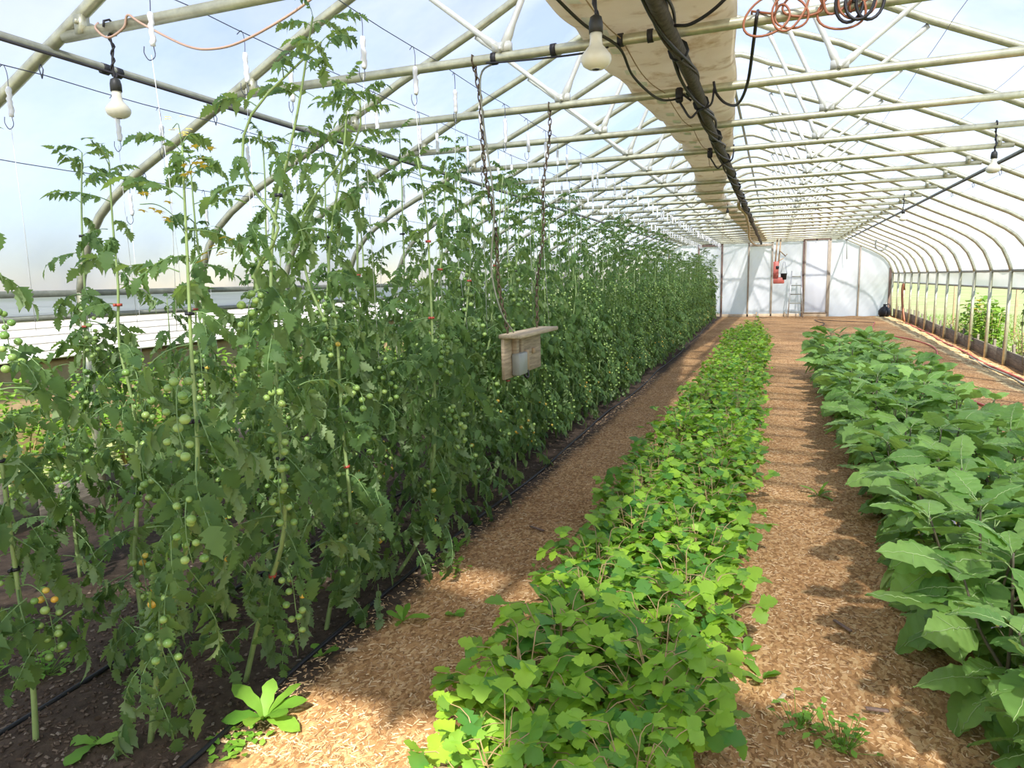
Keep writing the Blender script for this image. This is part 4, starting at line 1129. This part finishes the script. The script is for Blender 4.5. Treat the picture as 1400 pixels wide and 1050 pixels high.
scatter('wood_chips', 42000, (-1.45, 3.4, 1.9, 13), (.022, .006), M_chip, 1, 'loose tan wood chips strewn over both paths')
scatter('soil_crumbs', 9000, (-3.2, -1.45, 1.2, 8), (.016, .012), M_crumb, 2, 'dark soil crumbs and pebbles in the tomato beds')
scatter('straw_litter', 9000, (3.98, 4.45, 9, 28), (.10, .007), M_straw, 3, 'pale straw strip along the right baseboard')
for k, (x, y, a, L) in enumerate(((-1.28, 2.62, .4, .10), (-.95, 4.45, 2.7, .22), (.66, 2.86, 1.2, .12), (1.02, 2.9, .1, .14), (.95, 3.6, 2.2, .2))):
    V, F = bbox((0, 0, 0), (L * .6, .018, .010), .004)
    thing('wood_scrap', ('flat wood scrap on dark soil edge near the bright patch', 'thin dark twig-like scrap on the left path edge', 'upright looking wood scrap among weeds on the right path', 'flat wood scrap near the nearest eggplant', 'thin dark scrap on the right path')[k], 'scrap', (x, y, .022), a, me=make_mesh('wood_scrap', V, F, np.zeros(len(F)), M_woodedge if k in (0, 2) else M_darkwood))

# ------------------------------------------------------------------ outside, left: white building and bushes
sh = thing('shed', 'low white lap-boarded shed roof outside beyond the left curtain', 'building', (-6.9, 0, 0))
for k in range(8):
    V, F = bbox((0, 9, 0), (.145, 26, .018), .004)
    link('roof_board', make_mesh('roof_board', V, F, np.zeros(len(F)), M_siding), sh, (-.125 * k, 0, 1.08 + .078 * k), (0, radians(26), 0))
V, F = bbox((-.55, 9, .47), (.98, 25.8, 1.06), .02); link('shed_wall', make_mesh('shed_wall', V, F, np.zeros(len(F)), M_tan), sh)
V, F = bbox((-.90, 9, .80), (.20, 25.8, 1.60), .02); link('back_wall', make_mesh('back_wall', V, F, np.zeros(len(F)), M_siding), sh)
def bush(x, y, z, R, H, n, lab, mat, nm='bush', cat='bush', ll=.09):
    q = random.Random(int(x * 10 + y * 100)); t = thing(nm, lab, cat, (x, y, z)); g = Geo()
    for k in range(n):
        a = q.uniform(0, 6.3); e = math.acos(q.uniform(0, 1)); f = q.uniform(.55, 1.0)
        p = np.array((R * f * sin(e) * cos(a), R * f * sin(e) * sin(a), H * (.1 + .9 * f * cos(e))))
        V, F = blade(ll * q.uniform(.6, 1.3), ll * .7, [(0, .1), (.3, .45), (.6, .42), (1, 0)], q.uniform(0, .4), .3); g.add(xf(V, p, rot(q.uniform(0, 6.3), q.uniform(-.6, .8), q.uniform(-.4, .4))), F, 0)
    f = link('foliage', g.mesh('foliage', mat), t); f['kind'] = 'stuff'
    g = Geo()
    for k in range(6):
        a = k * 1.05; g.add(*tube([(0, 0, -.03), (R * .3 * cos(a), R * .3 * sin(a), H * .45), (R * .6 * cos(a), R * .6 * sin(a), H * .75)], [.012, .008, .004], 4))
    link('stems', g.mesh('stems', M_mstem), t)
for k, (x, y, R, H) in enumerate(((-5.6, 4.0, .65, 1.10), (-5.8, 5.2, .7, 1.2), (-5.7, 6.5, .7, 1.12), (-5.9, 8.0, .75, 1.2), (-5.8, 9.8, .8, 1.15), (-5.9, 12.0, .9, 1.2))):
    bush(x, y, -.05, R, H, 900, 'sunlit green bush outside the left opening, %s from the camera' % WORDS[k], M_bush)

# outside, right: vine with yellow flowers, dry weeds, garden stakes
for k, (y, x) in enumerate(((18.9, 4.95), (18.1, 5.0), (17.3, 4.95))):
    bush(x, y, gz(y) - .05, .30, 1.30 - .08 * k, 230, 'climbing squash vine outside the right posts, %s from the camera' % ('third', 'second', 'first')[k], M_bush, 'squash_vine', 'vine', .14)
for k, (x, y, z) in enumerate(((4.70, 17.55, 1.05), (4.70, 17.75, .85), (4.70, 17.45, .95))):
    t = thing('squash_flower', ('yellow squash flower, uppermost on the vine', 'orange squash flower, larger one on the vine', 'yellow squash flower, lowest on the vine')[k], 'flower', (x, y, gz(y) + z)); g = Geo()
    for j in range(5):
        V, F = blade(.09, .07, [(0, .2), (.5, .5), (1, 0)], .3, .2); g.add(xf(V, (0, 0, 0), rot(j * 1.257, .5, 0)), F, 0)
    link('petals', g.mesh('petals', M_flower), t)
    g = Geo(); g.add(*tube([(0, 0, 0), (.05, 0, -.06), (.12, 0, -.08)], .005, 4)); link('stalk', g.mesh('stalk', M_mstem), t)
for k, y in enumerate((12.9, 13.6, 14.3, 15.0, 15.8, 16.6, 19.8, 20.8, 22.0)):
    bush(5.05 + .1 * (k % 3), y, gz(y) - .05, .40, (1.15, 1.1, 1.0, .9, .85, .8, .5, .45, .45)[k], 240, '%s weedy plant outside the right baseboard, %s from the camera' % (('dry yellowing', 'grey-green')[k % 2], WORDS[k]), (M_dry, M_bush)[k % 2], 'tall_weed', 'weed', .06)
for k, (x, y) in enumerate(((6.2, 20.5), (5.6, 24.0))):
    V, F = bbox((0, 0, .75), (.05, .05, 1.6), .006); thing('garden_stake', ('tan wooden stake out on the lawn', 'tan wooden stake on the lawn nearer the end wall')[k], 'stake', (x, y, gz(y) - .06), me=make_mesh('garden_stake', V, F, np.zeros(len(F)), M_tan))
q = np.random.default_rng(8); g = Geo(); n = 9000
X = 4.75 + 5.5 * q.random(n) ** 1.5; Y = 9 + 20 * q.random(n); Pn = np.zeros((n, 3, 3)); A_ = q.uniform(0, 6.3, n); Hh = q.uniform(.05, .16, n)
gy = np.array([gz(v) for v in Y]) - .05
Pn[:, 0] = np.stack([X - .008 * np.cos(A_), Y - .008 * np.sin(A_), gy], -1); Pn[:, 1] = np.stack([X + .008 * np.cos(A_), Y + .008 * np.sin(A_), gy], -1); Pn[:, 2] = np.stack([X + q.normal(0, .03, n), Y + q.normal(0, .03, n), gy + Hh], -1)
o = thing('grass', 'longer grass growing outside the right baseboard', 'grass', me=make_mesh('grass', Pn.reshape(-1, 3), np.arange(3 * n).reshape(-1, 3), np.zeros(n), M_bush, False)); o['kind'] = 'stuff'

# wilted climber on one right-hand post
yp = Y0 + DY * 9; t = thing('wilted_vine', 'wilted vine shoot clinging to a right-hand post at the hip rail', 'vine', (4.46, yp, 1.3)); g = Geo()
g.add(*tube(smooth_path([(.02, -.04, -1.1), (-.03, -.03, -.4), (.0, -.045, .1), (-.03, -.03, .5), (-.02, -.05, .75)], 4), .006, 4)); link('stem', g.mesh('stem', M_estem), t)
q = random.Random(5)
for k in range(16):
    V, F = blade(.11, .08, [(0, .1), (.4, .5), (1, 0)], .3, .7); z = q.uniform(-.4, .75); link('leaf', make_mesh('leaf', V, F, np.zeros(len(F)), M_tleaf), t, (0, -.04, z), (0, q.uniform(-.3, .9), q.uniform(0, 6.3)), q.uniform(.6, 1.2))
